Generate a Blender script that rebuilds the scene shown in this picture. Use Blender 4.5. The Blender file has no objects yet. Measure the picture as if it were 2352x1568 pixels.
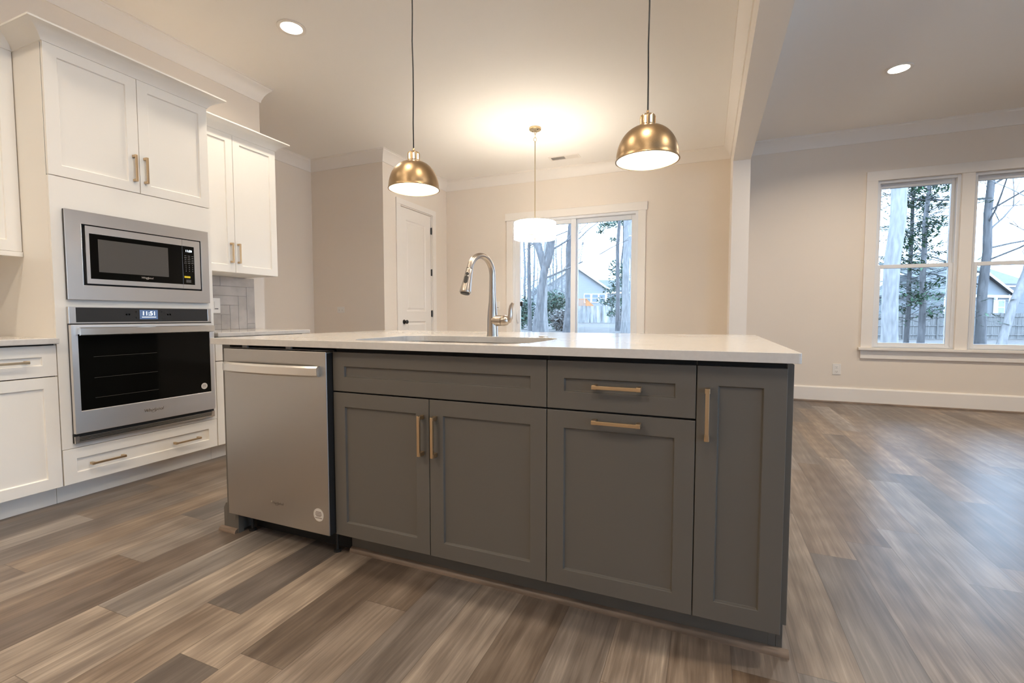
import bpy, bmesh, math, random
from mathutils import Vector, Matrix
C = bpy.context.scene.collection
scene = bpy.context.scene
PI = math.pi
# ------------------------------------------------------------------ camera
CAM = Vector((1.9964, -1.4629, 1.0002))
YAW, PITCH, FPX = math.radians(22.614), math.radians(-3.0755), 1075.7
cd = bpy.data.cameras.new('camera'); cam = bpy.data.objects.new('camera', cd); C.objects.link(cam)
cd.sensor_fit = 'HORIZONTAL'; cd.sensor_width = 36.0; cd.lens = 36.0*FPX/2352.0
cd.clip_start = .02; cd.clip_end = 400
cam.location = CAM; cam.rotation_euler = (PI/2+PITCH, 0, YAW)
scene.camera = cam
# ------------------------------------------------------------------ world, exposure
LAMP = 1.0          # overall level of the electric lamps
w = bpy.data.worlds.new('overcast_sky'); scene.world = w; w.use_nodes = True
wn = w.node_tree.nodes; wl = w.node_tree.links
bg = wn['Background']; bg.inputs['Strength'].default_value = 8.0
tc = wn.new('ShaderNodeTexCoord'); ns = wn.new('ShaderNodeTexNoise'); ns.inputs['Scale'].default_value = 2.0
cr = wn.new('ShaderNodeValToRGB'); cr.color_ramp.elements[0].color = (.46, .65, 1.0, 1); cr.color_ramp.elements[1].color = (.56, .74, 1.0, 1)
wl.new(tc.outputs['Generated'], ns.inputs['Vector']); wl.new(ns.outputs['Fac'], cr.inputs['Fac']); wl.new(cr.outputs['Color'], bg.inputs['Color'])
scene.view_settings.view_transform = 'Standard'; scene.view_settings.look = 'None'
scene.view_settings.exposure = 0.45; scene.view_settings.gamma = 1.0; scene.view_settings.use_curve_mapping = False
cy = scene.cycles
cy.max_bounces = 10; cy.diffuse_bounces = 8; cy.glossy_bounces = 4; cy.transmission_bounces = 4; cy.transparent_max_bounces = 10
cy.sample_clamp_indirect = 8.0; cy.caustics_reflective = False; cy.caustics_refractive = False; cy.use_denoising = True
WARM = (1.0, .865, .70)

# ------------------------------------------------------------------ materials
def mat(name, col, rough=.5, metal=0.0, bump=None, spec=None, emit=None, var=None, aniso=0):
    m = bpy.data.materials.new(name); m.use_nodes = True
    nt = m.node_tree; b = nt.nodes['Principled BSDF']
    b.inputs['Base Color'].default_value = (*col, 1); b.inputs['Roughness'].default_value = rough; b.inputs['Metallic'].default_value = metal
    if spec is not None: b.inputs['Specular IOR Level'].default_value = spec
    if emit: b.inputs['Emission Color'].default_value = (*emit[0], 1); b.inputs['Emission Strength'].default_value = emit[1]
    if bump or var:
        g = nt.nodes.new('ShaderNodeNewGeometry'); mp = nt.nodes.new('ShaderNodeMapping'); nz = nt.nodes.new('ShaderNodeTexNoise')
        nt.links.new(g.outputs['Position'], mp.inputs['Vector']); nt.links.new(mp.outputs['Vector'], nz.inputs['Vector'])
        sc, amt = (bump or var)[:2]
        mp.inputs['Scale'].default_value = sc if isinstance(sc, tuple) else (sc, sc, sc)
        nz.inputs['Scale'].default_value = 1.0; nz.inputs['Detail'].default_value = 4
        if bump:
            bp = nt.nodes.new('ShaderNodeBump'); bp.inputs['Strength'].default_value = amt; bp.inputs['Distance'].default_value = .002
            nt.links.new(nz.outputs['Fac'], bp.inputs['Height']); nt.links.new(bp.outputs['Normal'], b.inputs['Normal'])
        if var:
            amt = var[1]; rp = nt.nodes.new('ShaderNodeValToRGB')
            rp.color_ramp.elements[0].position = .3; rp.color_ramp.elements[1].position = .7
            rp.color_ramp.elements[0].color = (*[c*(1-amt) for c in col], 1); rp.color_ramp.elements[1].color = (*[min(1, c*(1+amt)) for c in col], 1)
            nt.links.new(nz.outputs['Fac'], rp.inputs['Fac']); nt.links.new(rp.outputs['Color'], b.inputs['Base Color'])
    if aniso:
        b.inputs['Anisotropic'].default_value = aniso
        t = nt.nodes.new('ShaderNodeTangent'); t.direction_type = 'RADIAL'; t.axis = 'Z'; nt.links.new(t.outputs['Tangent'], b.inputs['Tangent'])
    return m

def glass_mat(name, tint, reflect=1.0, rough=0.0):
    m = bpy.data.materials.new(name); m.use_nodes = True; nt = m.node_tree; nt.nodes.clear()
    o = nt.nodes.new('ShaderNodeOutputMaterial'); mx = nt.nodes.new('ShaderNodeMixShader'); f = nt.nodes.new('ShaderNodeFresnel')
    t = nt.nodes.new('ShaderNodeBsdfTransparent'); g = nt.nodes.new('ShaderNodeBsdfGlossy')
    f.inputs['IOR'].default_value = 1.45; t.inputs['Color'].default_value = (*tint, 1); g.inputs['Roughness'].default_value = rough
    nt.links.new(f.outputs['Fac'], mx.inputs['Fac']); nt.links.new(t.outputs[0], mx.inputs[1]); nt.links.new(g.outputs[0], mx.inputs[2]); nt.links.new(mx.outputs[0], o.inputs['Surface'])
    return m

def math_node(nt, op, a, b=None, clamp=False):
    n = nt.nodes.new('ShaderNodeMath'); n.operation = op; n.use_clamp = clamp
    for i, v in enumerate((a, b)):
        if v is None: continue
        if isinstance(v, (int, float)): n.inputs[i].default_value = v
        else: nt.links.new(v, n.inputs[i])
    return n.outputs[0]

def floor_mat():
    m = bpy.data.materials.new('plank_floor'); m.use_nodes = True; nt = m.node_tree; b = nt.nodes['Principled BSDF']; L = nt.links
    g = nt.nodes.new('ShaderNodeNewGeometry'); s = nt.nodes.new('ShaderNodeSeparateXYZ'); L.new(g.outputs['Position'], s.inputs[0])
    W, LEN = .168, 1.22
    fx = math_node(nt, 'DIVIDE', math_node(nt, 'ADD', s.outputs['X'], 10.015), W)
    ix = math_node(nt, 'FLOOR', fx)
    wn1 = nt.nodes.new('ShaderNodeTexWhiteNoise'); wn1.noise_dimensions = '1D'; L.new(ix, wn1.inputs['W'])
    fy = math_node(nt, 'ADD', math_node(nt, 'DIVIDE', math_node(nt, 'ADD', s.outputs['Y'], 20), LEN), wn1.outputs['Value'])
    iy = math_node(nt, 'FLOOR', fy)
    cb = nt.nodes.new('ShaderNodeCombineXYZ'); L.new(ix, cb.inputs[0]); L.new(iy, cb.inputs[1])
    wn2 = nt.nodes.new('ShaderNodeTexWhiteNoise'); wn2.noise_dimensions = '3D'; L.new(cb.outputs[0], wn2.inputs['Vector'])
    sp = nt.nodes.new('ShaderNodeSeparateColor'); L.new(wn2.outputs['Color'], sp.inputs[0])
    # grain: coordinates shifted per plank, stretched along the plank
    sh = nt.nodes.new('ShaderNodeVectorMath'); sh.operation = 'MULTIPLY_ADD'; L.new(wn2.outputs['Color'], sh.inputs[0]); sh.inputs[1].default_value = (7, 9, 5); L.new(g.outputs['Position'], sh.inputs[2])
    def noise(scale, detail=5, dist=0.0, rough=.6):
        mp = nt.nodes.new('ShaderNodeMapping'); mp.inputs['Scale'].default_value = scale; L.new(sh.outputs[0], mp.inputs['Vector'])
        n = nt.nodes.new('ShaderNodeTexNoise'); n.inputs['Scale'].default_value = 1; n.inputs['Detail'].default_value = detail; n.inputs['Distortion'].default_value = dist; n.inputs['Roughness'].default_value = rough
        L.new(mp.outputs[0], n.inputs['Vector']); return n.outputs['Fac']
    broad = noise((8.5, .8, 1), 3, .8)
    fine = noise((95, 3.2, 1), 5, .3, .7)
    mid = noise((27, 1.2, 1), 5, 1.2, .65)
    # cathedral grain
    mp = nt.nodes.new('ShaderNodeMapping'); mp.inputs['Scale'].default_value = (16, 1.3, 1); L.new(sh.outputs[0], mp.inputs['Vector'])
    wv = nt.nodes.new('ShaderNodeTexWave'); wv.wave_type = 'RINGS'; wv.inputs['Scale'].default_value = 1.3; wv.inputs['Distortion'].default_value = 5; wv.inputs['Detail'].default_value = 3; L.new(mp.outputs[0], wv.inputs['Vector'])
    tone = math_node(nt, 'ADD', math_node(nt, 'MULTIPLY', sp.outputs[0], .33), math_node(nt, 'MULTIPLY', broad, .68))
    tone = math_node(nt, 'ADD', tone, math_node(nt, 'MULTIPLY', math_node(nt, 'SUBTRACT', mid, .5), .60))
    tone = math_node(nt, 'ADD', tone, math_node(nt, 'MULTIPLY', math_node(nt, 'SUBTRACT', fine, .5), .50))
    tone = math_node(nt, 'ADD', tone, math_node(nt, 'MULTIPLY', math_node(nt, 'SUBTRACT', wv.outputs['Fac'], .5), .07), True)
    rp = nt.nodes.new('ShaderNodeValToRGB'); L.new(tone, rp.inputs['Fac'])
    e = rp.color_ramp.elements
    e[0].position = .12; e[0].color = (.068, .050, .038, 1); e[1].position = .90; e[1].color = (.42, .345, .275, 1)
    for p, c in ((.34, (.110, .083, .064)), (.54, (.172, .136, .108)), (.72, (.265, .215, .172))):
        x = e.new(p); x.color = (*c, 1)
    # some planks greyer
    hs = nt.nodes.new('ShaderNodeHueSaturation'); L.new(rp.outputs[0], hs.inputs['Color'])
    L.new(math_node(nt, 'ADD', math_node(nt, 'MULTIPLY', sp.outputs[1], .7), .68), hs.inputs['Saturation'])
    # joints
    ax = math_node(nt, 'ABSOLUTE', math_node(nt, 'SUBTRACT', math_node(nt, 'FRACT', fx), .5)); jx = math_node(nt, 'GREATER_THAN', ax, .5-.0011/W)
    ay = math_node(nt, 'ABSOLUTE', math_node(nt, 'SUBTRACT', math_node(nt, 'FRACT', fy), .5)); jy = math_node(nt, 'GREATER_THAN', ay, .5-.0011/LEN)
    j = math_node(nt, 'MAXIMUM', jx, jy)
    mx = nt.nodes.new('ShaderNodeMix'); mx.data_type = 'RGBA'; L.new(math_node(nt, 'MULTIPLY', j, .6), mx.inputs['Factor']); L.new(hs.outputs[0], mx.inputs['A']); mx.inputs['B'].default_value = (.06, .042, .03, 1)
    L.new(mx.outputs['Result'], b.inputs['Base Color'])
    L.new(math_node(nt, 'ADD', math_node(nt, 'MULTIPLY', fine, .16), .27), b.inputs['Roughness'])
    b.inputs['Specular IOR Level'].default_value = .5
    bp = nt.nodes.new('ShaderNodeBump'); bp.inputs['Strength'].default_value = .12; bp.inputs['Distance'].default_value = .001; L.new(fine, bp.inputs['Height']); L.new(bp.outputs[0], b.inputs['Normal'])
    return m

def quartz_mat():
    m = bpy.data.materials.new('quartz'); m.use_nodes = True; nt = m.node_tree; b = nt.nodes['Principled BSDF']; L = nt.links
    g = nt.nodes.new('ShaderNodeNewGeometry')
    n1 = nt.nodes.new('ShaderNodeTexNoise'); n1.inputs['Scale'].default_value = 2.2; n1.inputs['Detail'].default_value = 6; n1.inputs['Distortion'].default_value = 1.6; L.new(g.outputs['Position'], n1.inputs['Vector'])
    vein = math_node(nt, 'SUBTRACT', 1, math_node(nt, 'MULTIPLY', math_node(nt, 'ABSOLUTE', math_node(nt, 'SUBTRACT', n1.outputs['Fac'], .5)), 26, ), True)
    n2 = nt.nodes.new('ShaderNodeTexNoise'); n2.inputs['Scale'].default_value = 90; n2.inputs['Detail'].default_value = 2; L.new(g.outputs['Position'], n2.inputs['Vector'])
    mx = nt.nodes.new('ShaderNodeMix'); mx.data_type = 'RGBA'; mx.inputs['A'].default_value = (.66, .63, .59, 1); mx.inputs['B'].default_value = (.50, .47, .44, 1)
    n3 = nt.nodes.new('ShaderNodeTexNoise'); n3.inputs['Scale'].default_value = 1.3; L.new(g.outputs['Position'], n3.inputs['Vector'])
    L.new(math_node(nt, 'MULTIPLY', vein, math_node(nt, 'MULTIPLY', math_node(nt, 'SUBTRACT', n3.outputs['Fac'], .42, True), 2.2, True)), mx.inputs['Factor'])
    m2 = nt.nodes.new('ShaderNodeMix'); m2.data_type = 'RGBA'; m2.blend_type = 'MULTIPLY'; m2.inputs['Factor'].default_value = .12
    L.new(mx.outputs['Result'], m2.inputs['A']); L.new(n2.outputs['Fac'], m2.inputs['B']); L.new(m2.outputs['Result'], b.inputs['Base Color'])
    b.inputs['Roughness'].default_value = .13; b.inputs['Specular IOR Level'].default_value = .34
    return m

def siding_mat(name, col, step=.13):
    m = bpy.data.materials.new(name); m.use_nodes = True; nt = m.node_tree; b = nt.nodes['Principled BSDF']; L = nt.links
    g = nt.nodes.new('ShaderNodeNewGeometry'); s = nt.nodes.new('ShaderNodeSeparateXYZ'); L.new(g.outputs['Position'], s.inputs[0])
    f = math_node(nt, 'FRACT', math_node(nt, 'DIVIDE', s.outputs['Z'], step))
    bp = nt.nodes.new('ShaderNodeBump'); bp.inputs['Strength'].default_value = .9; bp.inputs['Distance'].default_value = .03; L.new(f, bp.inputs['Height']); L.new(bp.outputs[0], b.inputs['Normal'])
    b.inputs['Base Color'].default_value = (*col, 1); b.inputs['Roughness'].default_value = .7
    return m

def litter_mat():
    m = bpy.data.materials.new('leaf_litter'); m.use_nodes = True; nt = m.node_tree; b = nt.nodes['Principled BSDF']; L = nt.links
    g = nt.nodes.new('ShaderNodeNewGeometry'); v = nt.nodes.new('ShaderNodeTexVoronoi'); v.inputs['Scale'].default_value = 5; L.new(g.outputs['Position'], v.inputs['Vector'])
    n = nt.nodes.new('ShaderNodeTexNoise'); n.inputs['Scale'].default_value = .5; n.inputs['Detail'].default_value = 6; L.new(g.outputs['Position'], n.inputs['Vector'])
    rp = nt.nodes.new('ShaderNodeValToRGB'); e = rp.color_ramp.elements; e[0].color = (.022, .016, .012, 1); e[1].color = (.115, .095, .078, 1)
    sp = nt.nodes.new('ShaderNodeSeparateColor'); L.new(v.outputs['Color'], sp.inputs[0])
    L.new(math_node(nt, 'ADD', math_node(nt, 'MULTIPLY', sp.outputs[0], .6), math_node(nt, 'MULTIPLY', n.outputs['Fac'], .5)), rp.inputs['Fac']); L.new(rp.outputs[0], b.inputs['Base Color'])
    b.inputs['Roughness'].default_value = .95
    return m

M = dict(
    wall=mat('greige_paint', (.80, .715, .615), .8, bump=(260., .05)),
    ceil=mat('ceiling_paint', (.90, .865, .815), .9, bump=(200., .06)),
    trim=mat('trim_paint', (.84, .785, .715), .45),
    vinyl=mat('white_vinyl', (.80, .80, .80), .4),
    cab=mat('white_cabinet_paint', (.88, .84, .765), .38, bump=(180., .03)),
    isl=mat('dark_grey_cabinet_paint', (.125, .113, .095), .42, bump=(180., .04)),
    gap=mat('dark_recess', (.012, .011, .010), .8),
    steel=mat('brushed_steel', (.72, .67, .61), .28, 1.0, bump=((3., 3., 500.), .08), aniso=.6),
    steel_lit=mat('brushed_steel_lit', (.80, .755, .70), .42, 1.0, bump=((3., 3., 500.), .06), aniso=.5),  # lighter copy of the steel, with reflected floor light in its colour
    steel_dw=mat('brushed_steel_door', (.50, .475, .44), .36, 1.0, bump=((3., 3., 500.), .05), aniso=.5),
    steel_hi=mat('polished_steel_handle', (.80, .76, .70), .30, 1.0),
    nickel=mat('brushed_nickel', (.48, .42, .36), .28, 1.0),
    brass=mat('satin_brass', (.62, .455, .28), .36, 1.0),
    dome=mat('aged_brass', (.36, .25, .14), .36, 1.0, var=(900., .22)),
    socket=mat('bright_brass', (.70, .50, .29), .18, 1.0),
    champagne=mat('champagne_gold', (.62, .49, .30), .35, 1.0),
    black=mat('black_metal', (.015, .014, .013), .45),
    blackglass=mat('black_glass', (.003, .0032, .003), .07, spec=.18),
    mwin=mat('screened_glass', (.085, .080, .073), .25),
    cord=mat('black_cord', (.012, .011, .010), .6),
    plastic=mat('white_plastic', (.80, .765, .71), .35),
    slot=mat('dark_slot', (.03, .028, .025), .6),
    quartz=quartz_mat(), floor=floor_mat(),
    molding=mat('wood_shoe_molding', (.20, .14, .098), .5, var=((6., 40., 40.), .35)),
    tile=mat('grey_glazed_tile', (.46, .42, .385), .16, var=(7., .16)),
    grout=mat('grout', (.36, .325, .29), .85),
    glass=glass_mat('window_glass', (.93, .97, .97)),
    lens=mat('lamp_lens', (.9, .9, .9), .5, emit=((1, .93, .80), 9.0)),
    badge=mat('badge_metal', (.36, .33, .30), .35, 1.0),
    bulb=mat('bulb', (.9, .9, .9), .5, emit=((1, .86, .66), 40.0)),
    inner=mat('white_enamel', (.88, .87, .84), .5),
    shade=mat('lit_linen_shade', (.85, .83, .78), .8, emit=((1, .90, .77), 28.0)),
    digits=mat('lit_digits', (.8, .9, 1), .5, emit=((.75, .90, 1.0), 3.0)),
    screen=mat('lit_screen', (.04, .06, .10), .3, emit=((.25, .40, .75), .22)),
    yellow=mat('yellow_label', (.85, .66, .02), .5),
    sticker=mat('grey_sticker', (.62, .58, .53), .5), ink=mat('print_ink', (.20, .15, .12), .6), print=mat('grey_print', (.32, .32, .32), .5),
    bark=mat('grey_bark', (.10, .092, .09), .95, bump=((14., 14., 3.), 1.0), var=((5., 5., 1.5), .35)),
    pale_bark=mat('pale_bark', (.21, .195, .185), .95, bump=((14., 14., 3.), 1.0), var=((4., 4., 1.2), .25)),
    twig=mat('hazy_twig', (.13, .13, .13), .95),
    leaf=mat('evergreen_leaf', (.04, .085, .04), .6, var=(3., .45)),
    leaf_far=mat('bluish_evergreen_leaf', (.045, .075, .05), .6, var=(1., .4)),
    litter=litter_mat(),
    siding=siding_mat('pale_siding', (.27, .27, .265)), siding_far=siding_mat('grey_siding', (.19, .19, .19)), roof=mat('grey_shingle', (.10, .10, .10), .9, var=(4., .2)),
    pane_far=mat('dark_pane', (.10, .12, .14), .1), fence_w=mat('weathered_pale_board', (.25, .24, .23), .9, var=((3.5, 3.5, .5), .55)),
    fence_b=mat('weathered_grey_board', (.15, .14, .13), .9, var=((8., 8., .5), .3)), cedar=mat('orange_cedar', (.40, .17, .065), .8),
)
for k in ('glass',): M[k].blend_method = 'BLEND' if hasattr(M[k], 'blend_method') else None

# ------------------------------------------------------------------ helpers
class MB:
    def __init__(self): self.bm = bmesh.new()
    def box(self, x0, x1, y0, y1, z0, z1):
        x0, x1 = sorted((x0, x1)); y0, y1 = sorted((y0, y1)); z0, z1 = sorted((z0, z1))
        v = [self.bm.verts.new(p) for p in ((x0,y0,z0),(x1,y0,z0),(x1,y1,z0),(x0,y1,z0),(x0,y0,z1),(x1,y0,z1),(x1,y1,z1),(x0,y1,z1))]
        for f in ((3,2,1,0),(4,5,6,7),(0,1,5,4),(1,2,6,5),(2,3,7,6),(3,0,4,7)): self.bm.faces.new([v[i] for i in f])
        return self
    def ring(self, c, ax, r, n, up=None):
        ax = Vector(ax).normalized(); u = ax.orthogonal().normalized() if up is None else (Vector(up)-ax*ax.dot(Vector(up))).normalized(); q = ax.cross(u)
        return [self.bm.verts.new(Vector(c)+u*math.cos(2*PI*i/n)*r+q*math.sin(2*PI*i/n)*r) for i in range(n)]
    def skin(self, rings, cap=True, closed=False):
        n = len(rings[0]); prs = list(zip(rings, rings[1:]))
        if closed: prs.append((rings[-1], rings[0]))
        for a, b in prs:
            for i in range(n):
                try: self.bm.faces.new((a[i], a[(i+1)%n], b[(i+1)%n], b[i]))
                except ValueError: pass
        if cap and not closed:
            self.bm.faces.new(list(reversed(rings[0]))); self.bm.faces.new(rings[-1])
    def tube(self, pts, r, n=12, cap=True, closed=False, flat=1.0):
        P = [Vector(p) for p in pts]; rs = r if isinstance(r, (list, tuple)) else [r]*len(P); R = []; up = None
        for i, p in enumerate(P):
            if closed: t = P[(i+1)%len(P)]-P[i-1]
            else: t = P[min(i+1, len(P)-1)]-P[max(i-1, 0)]
            t.normalize()
            if up is None: up = t.orthogonal()
            up = (up-t*up.dot(t)); up = up.normalized() if up.length > 1e-6 else t.orthogonal().normalized()
            q = t.cross(up)
            R.append([self.bm.verts.new(p+up*math.cos(2*PI*k/n)*rs[i]+q*math.sin(2*PI*k/n)*rs[i]*flat) for k in range(n)])
        self.skin(R, cap, closed); return self
    def lathe(self, prof, o=(0,0,0), ax=(0,0,1), n=32, cap=True):
        o = Vector(o); a = Vector(ax).normalized(); up = a.orthogonal()
        self.skin([self.ring(o+a*z, a, max(r, 1e-4), n, up) for r, z in prof], cap); return self
    def sphere(self, c, r, n=16):
        return self.lathe([(r*math.sin(PI*i/8), -r*math.cos(PI*i/8)) for i in range(9)], c, n=n)
    def poly(self, pts):
        return self.bm.faces.new([self.bm.verts.new(p) for p in pts])
    def prism(self, pts, d):
        d = Vector(d); a = [self.bm.verts.new(p) for p in pts]; b = [self.bm.verts.new(Vector(p)+d) for p in pts]; n = len(a)
        self.bm.faces.new(a[::-1]); self.bm.faces.new(b)
        for i in range(n): self.bm.faces.new((a[i], a[(i+1)%n], b[(i+1)%n], b[i]))
        return self
    def sweep(self, path, prof, i0=0, i1=None):
        """moulding: prof of (offset to the right of the way, height) along a plan path"""
        P = [Vector((*p, 0)) for p in path]; R = []
        for i, p in enumerate(P):
            def nrm(a, b): d = (b-a).normalized(); return Vector((d.y, -d.x, 0))
            ns_ = ([nrm(P[i-1], p)] if i else [])+([nrm(p, P[i+1])] if i < len(P)-1 else [])
            m = ns_[0] if len(ns_) == 1 else (ns_[0]+ns_[1])/(1+ns_[0].dot(ns_[1]))
            if i >= i0 and (i1 is None or i < i1): R.append([self.bm.verts.new(p+m*o+Vector((0, 0, z))) for o, z in prof])
        self.skin(R); return self

def tag(o, label=None, cat=None, group=None, kind=None):
    if label: o['label'] = label
    if cat: o['category'] = cat
    if group: o['group'] = group
    if kind: o['kind'] = kind
    return o
def root_loc(p):
    while p and p.parent: p = p.parent
    return Vector(p.location) if p else Vector()
def build(mb, name, m, parent=None, smooth=False, bevel=0, seg=2, angle=40, at=None):
    bm = mb.bm
    bmesh.ops.recalc_face_normals(bm, faces=bm.faces)
    off = root_loc(parent) if parent else Vector(at) if at else Vector()
    if off.length: bmesh.ops.translate(bm, vec=-off, verts=bm.verts)
    me = bpy.data.meshes.new(name); bm.to_mesh(me); bm.free()
    o = bpy.data.objects.new(name, me); C.objects.link(o)
    if m: me.materials.append(M[m] if isinstance(m, str) else m)
    if parent: o.parent = parent
    elif at: o.location = off
    if smooth:
        for p in me.polygons: p.use_smooth = True
        try:
            me.set_sharp_from_angle(angle=math.radians(angle))
        except Exception: pass
    if bevel:
        b = o.modifiers.new('edge', 'BEVEL'); b.width = bevel; b.segments = seg; b.limit_method = 'ANGLE'; b.angle_limit = math.radians(40); b.harden_normals = False
    return o
def thing(name, loc, label, cat, group=None):
    o = bpy.data.objects.new(name, None); o.empty_display_size = .1; C.objects.link(o); o.location = loc
    return tag(o, label, cat, group)
def struct(name, mb, m, parent=None, **k):
    o = build(mb, name, m, parent, **k)
    if not parent: o['kind'] = 'structure'
    return o
def sroot(name, loc):
    o = bpy.data.objects.new(name, None); C.objects.link(o); o.location = loc; o['kind'] = 'structure'; return o
def text(body, name, size, loc, rot, m, parent, align='CENTER', shear=0.0, xs=1.0):
    cu = bpy.data.curves.new(name, 'FONT'); cu.body = body; cu.size = size; cu.align_x = align; cu.align_y = 'CENTER'; cu.extrude = .0004; cu.shear = shear
    tmp = bpy.data.objects.new('lettering_curve', cu); C.objects.link(tmp); bpy.context.view_layer.update()
    me = bpy.data.meshes.new_from_object(tmp.evaluated_get(bpy.context.evaluated_depsgraph_get())); bpy.data.objects.remove(tmp); bpy.data.curves.remove(cu)
    me.materials.clear(); me.materials.append(M[m]); o = bpy.data.objects.new(name, me); C.objects.link(o)
    o.parent = parent; o.location = Vector(loc)-root_loc(parent); o.rotation_euler = rot; o.scale = (xs, 1, 1); return o
def swoosh(F, a0, z0, r, m, parent):    # the slanted ring drawn round the middle of the badge lettering
    pts = []
    for i in range(22):
        t_ = math.radians(60+285*i/21); u, v = r*math.cos(t_), r*.34*math.sin(t_); pts.append(F(a0+u*.86-v*.5, .0006, z0+u*.5+v*.86))
    return build(MB().tube(pts, [.0004+.0006*math.sin(PI*i/21) for i in range(22)], 6), 'badge_swoosh', m, parent)
FX = (PI/2, 0, PI/2)      # writing on a face that looks along +x
FY = (PI/2, 0, 0)         # writing on a face that looks along -y

# a face frame of reference: isl(a, d, z) looks along -y from y=0, run(X)(a, d, z) looks along +x
def isl(a, d, z): return (a, -d, z)
def run(X): return lambda a, d, z: (X+d, a, z)
def fbox(mb, F, a0, a1, d0, d1, z0, z1):
    p, q = F(a0, d0, z0), F(a1, d1, z1); mb.box(p[0], q[0], p[1], q[1], p[2], q[2]); return mb
def shaker(F, a0, a1, z0, z1, rail=.057, t=.02, dep=.009, rz=None):
    mb = MB(); bm = mb.bm; rz = rz or rail
    def rect(i, iz, d): return [bm.verts.new(F(a, d, z)) for a, z in ((a0+i, z0+iz), (a1-i, z0+iz), (a1-i, z1-iz), (a0+i, z1-iz))]
    r = [rect(0, 0, -t), rect(0, 0, 0), rect(rail, rz, 0), rect(rail+.003, rz+.003, -dep)]
    for a, b in zip(r, r[1:]):
        for i in range(4): bm.faces.new((a[i], a[(i+1)%4], b[(i+1)%4], b[i]))
    bm.faces.new(r[-1]); bm.faces.new(r[0][::-1]); return mb
def pull(F, a, z, L, horiz, parent, d0=0.0):
    """square bar pull with a post at each end"""
    mb = MB(); h = L/2; s = .0055
    for e in (-1, 1):
        ca, cz = (a+e*(h-.007), z) if horiz else (a, z+e*(h-.007))
        fbox(mb, F, ca-.007, ca+.007, d0, d0+.030, cz-.007, cz+.007)
    if horiz: fbox(mb, F, a-h, a+h, d0+.024, d0+.033, z-s, z+s)
    else: fbox(mb, F, a-s, a+s, d0+.024, d0+.033, z-h, z+h)
    return build(mb, 'handle', 'brass', parent, bevel=.001)

# ------------------------------------------------------------------ room shell
H = 3.075; XW = -1.80; YB = 4.985; YF = -4.6; XR = 8.6; T = .14
BX0, BX1, BZ, SY = 2.224, 2.399, 2.71, 4.34
YC, XH, YP = 1.68, -2.98, 3.43
struct('floor', MB().box(XH-T, XR+T, YF-T, YB+T, -.12, 0), 'floor')
struct('ceiling', MB().box(XH-T, XR+T, YF-T, YB+T, H, H+.12), 'ceil')
mb = MB(); mb.box(XH-T, XW, YF, YC, 0, H); struct('wall_left', mb, 'wall')
struct('wall_recess_side', MB().box(XH-T, XH, YC, YP, 0, H), 'wall')
mb = MB()                                                  # pantry block, with its door opening in the side that looks at the kitchen
D0, D1, DT = 3.775, 4.56, 2.485
mb.box(XH-T, XW, YP, YP+T, 0, H); mb.box(XW-T, XW, YP+T, D0, 0, H); mb.box(XW-T, XW, D1, YB, 0, H); mb.box(XW-T, XW, D0, D1, DT, H)
mb.box(XW-.9, XW-.8, YP+T, YB, 0, H)
struct('wall_pantry', mb, 'wall')
mb = MB()                                                  # far wall with the sliding door and the twin window
SX0, SX1, SZ = -.675, 1.125, 2.40; WX0, WX1, WZ0, WZ1 = 3.715, 5.275, .648, 2.50
mb.box(XH-T, SX0, YB, YB+T, 0, H); mb.box(SX0, SX1, YB, YB+T, SZ, H); mb.box(SX1, WX0, YB, YB+T, 0, H)
mb.box(WX0, WX1, YB, YB+T, 0, WZ0); mb.box(WX0, WX1, YB, YB+T, WZ1, H); mb.box(WX1, XR+T, YB, YB+T, 0, H)
struct('wall_back', mb, 'wall')
mb = MB(); RY0, RY1 = -3.2, 1.2                                # right living-room wall with a wide window opening
mb.box(XR, XR+T, YF, RY0, 0, H); mb.box(XR, XR+T, RY1, YB, 0, H); mb.box(XR, XR+T, RY0, RY1, 0, .65); mb.box(XR, XR+T, RY0, RY1, 2.5, H)
struct('wall_right', mb, 'wall')
GX0, GX1 = 4.6, 6.3  # opening for the unseen window added to let in fill daylight
mb = MB(); mb.box(XH-T, GX0, YF-T, YF, 0, H); mb.box(GX1, XR+T, YF-T, YF, 0, H); mb.box(GX0, GX1, YF-T, YF, 0, .65); mb.box(GX0, GX1, YF-T, YF, 2.5, H); struct('wall_front', mb, 'wall')
struct('wall_pier', MB().box(BX0, BX1, SY, YB, 0, BZ), 'trim')
struct('ceiling_beam', MB().box(BX0, BX1, YF, YB, BZ, H), 'trim')
PR = [(0, H-.140), (.010, H-.140), (.013, H-.122), (.020, H-.104), (.030, H-.080), (.044, H-.056), (.060, H-.036), (.076, H-.022), (.078, H-.008), (.086, H-.006), (.086, H), (0, H)]
struct('trim_1', MB().sweep([(XW, YF), (XW, YC), (XH, YC), (XH, YP), (XW, YP), (XW, YB), (BX0, YB), (BX0, YF)], PR), 'trim', smooth=True, angle=35)
struct('trim_2', MB().sweep([(BX1, YF), (BX1, YB), (XR, YB), (XR, YF)], PR), 'trim', smooth=True, angle=35)
BP = [(0, 0), (.016, 0), (.016, .165), (.010, .178), (0, .18)]
struct('baseboard_back', MB().sweep([(BX1, YB), (XR, YB)], BP), 'trim')
struct('baseboard_dining', MB().sweep([(XW, D1+.1), (XW, YB), (SX0-.1, YB)], BP), 'trim')
struct('baseboard_recess', MB().sweep([(XW, YC), (XH, YC), (XH, YP), (XW, YP), (XW, D0-.1)], BP), 'trim')
struct('baseboard_centre', MB().sweep([(SX1+.1, YB), (BX0, YB), (BX0, SY), (BX1, SY), (BX1, YB)], BP), 'trim')
struct('trim_3', MB().sweep([(BX1, YB-.016), (XR, YB-.016)], [(0, 0), (.016, 0), (.014, .010), (.008, .016), (0, .018)]), 'molding')

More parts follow.
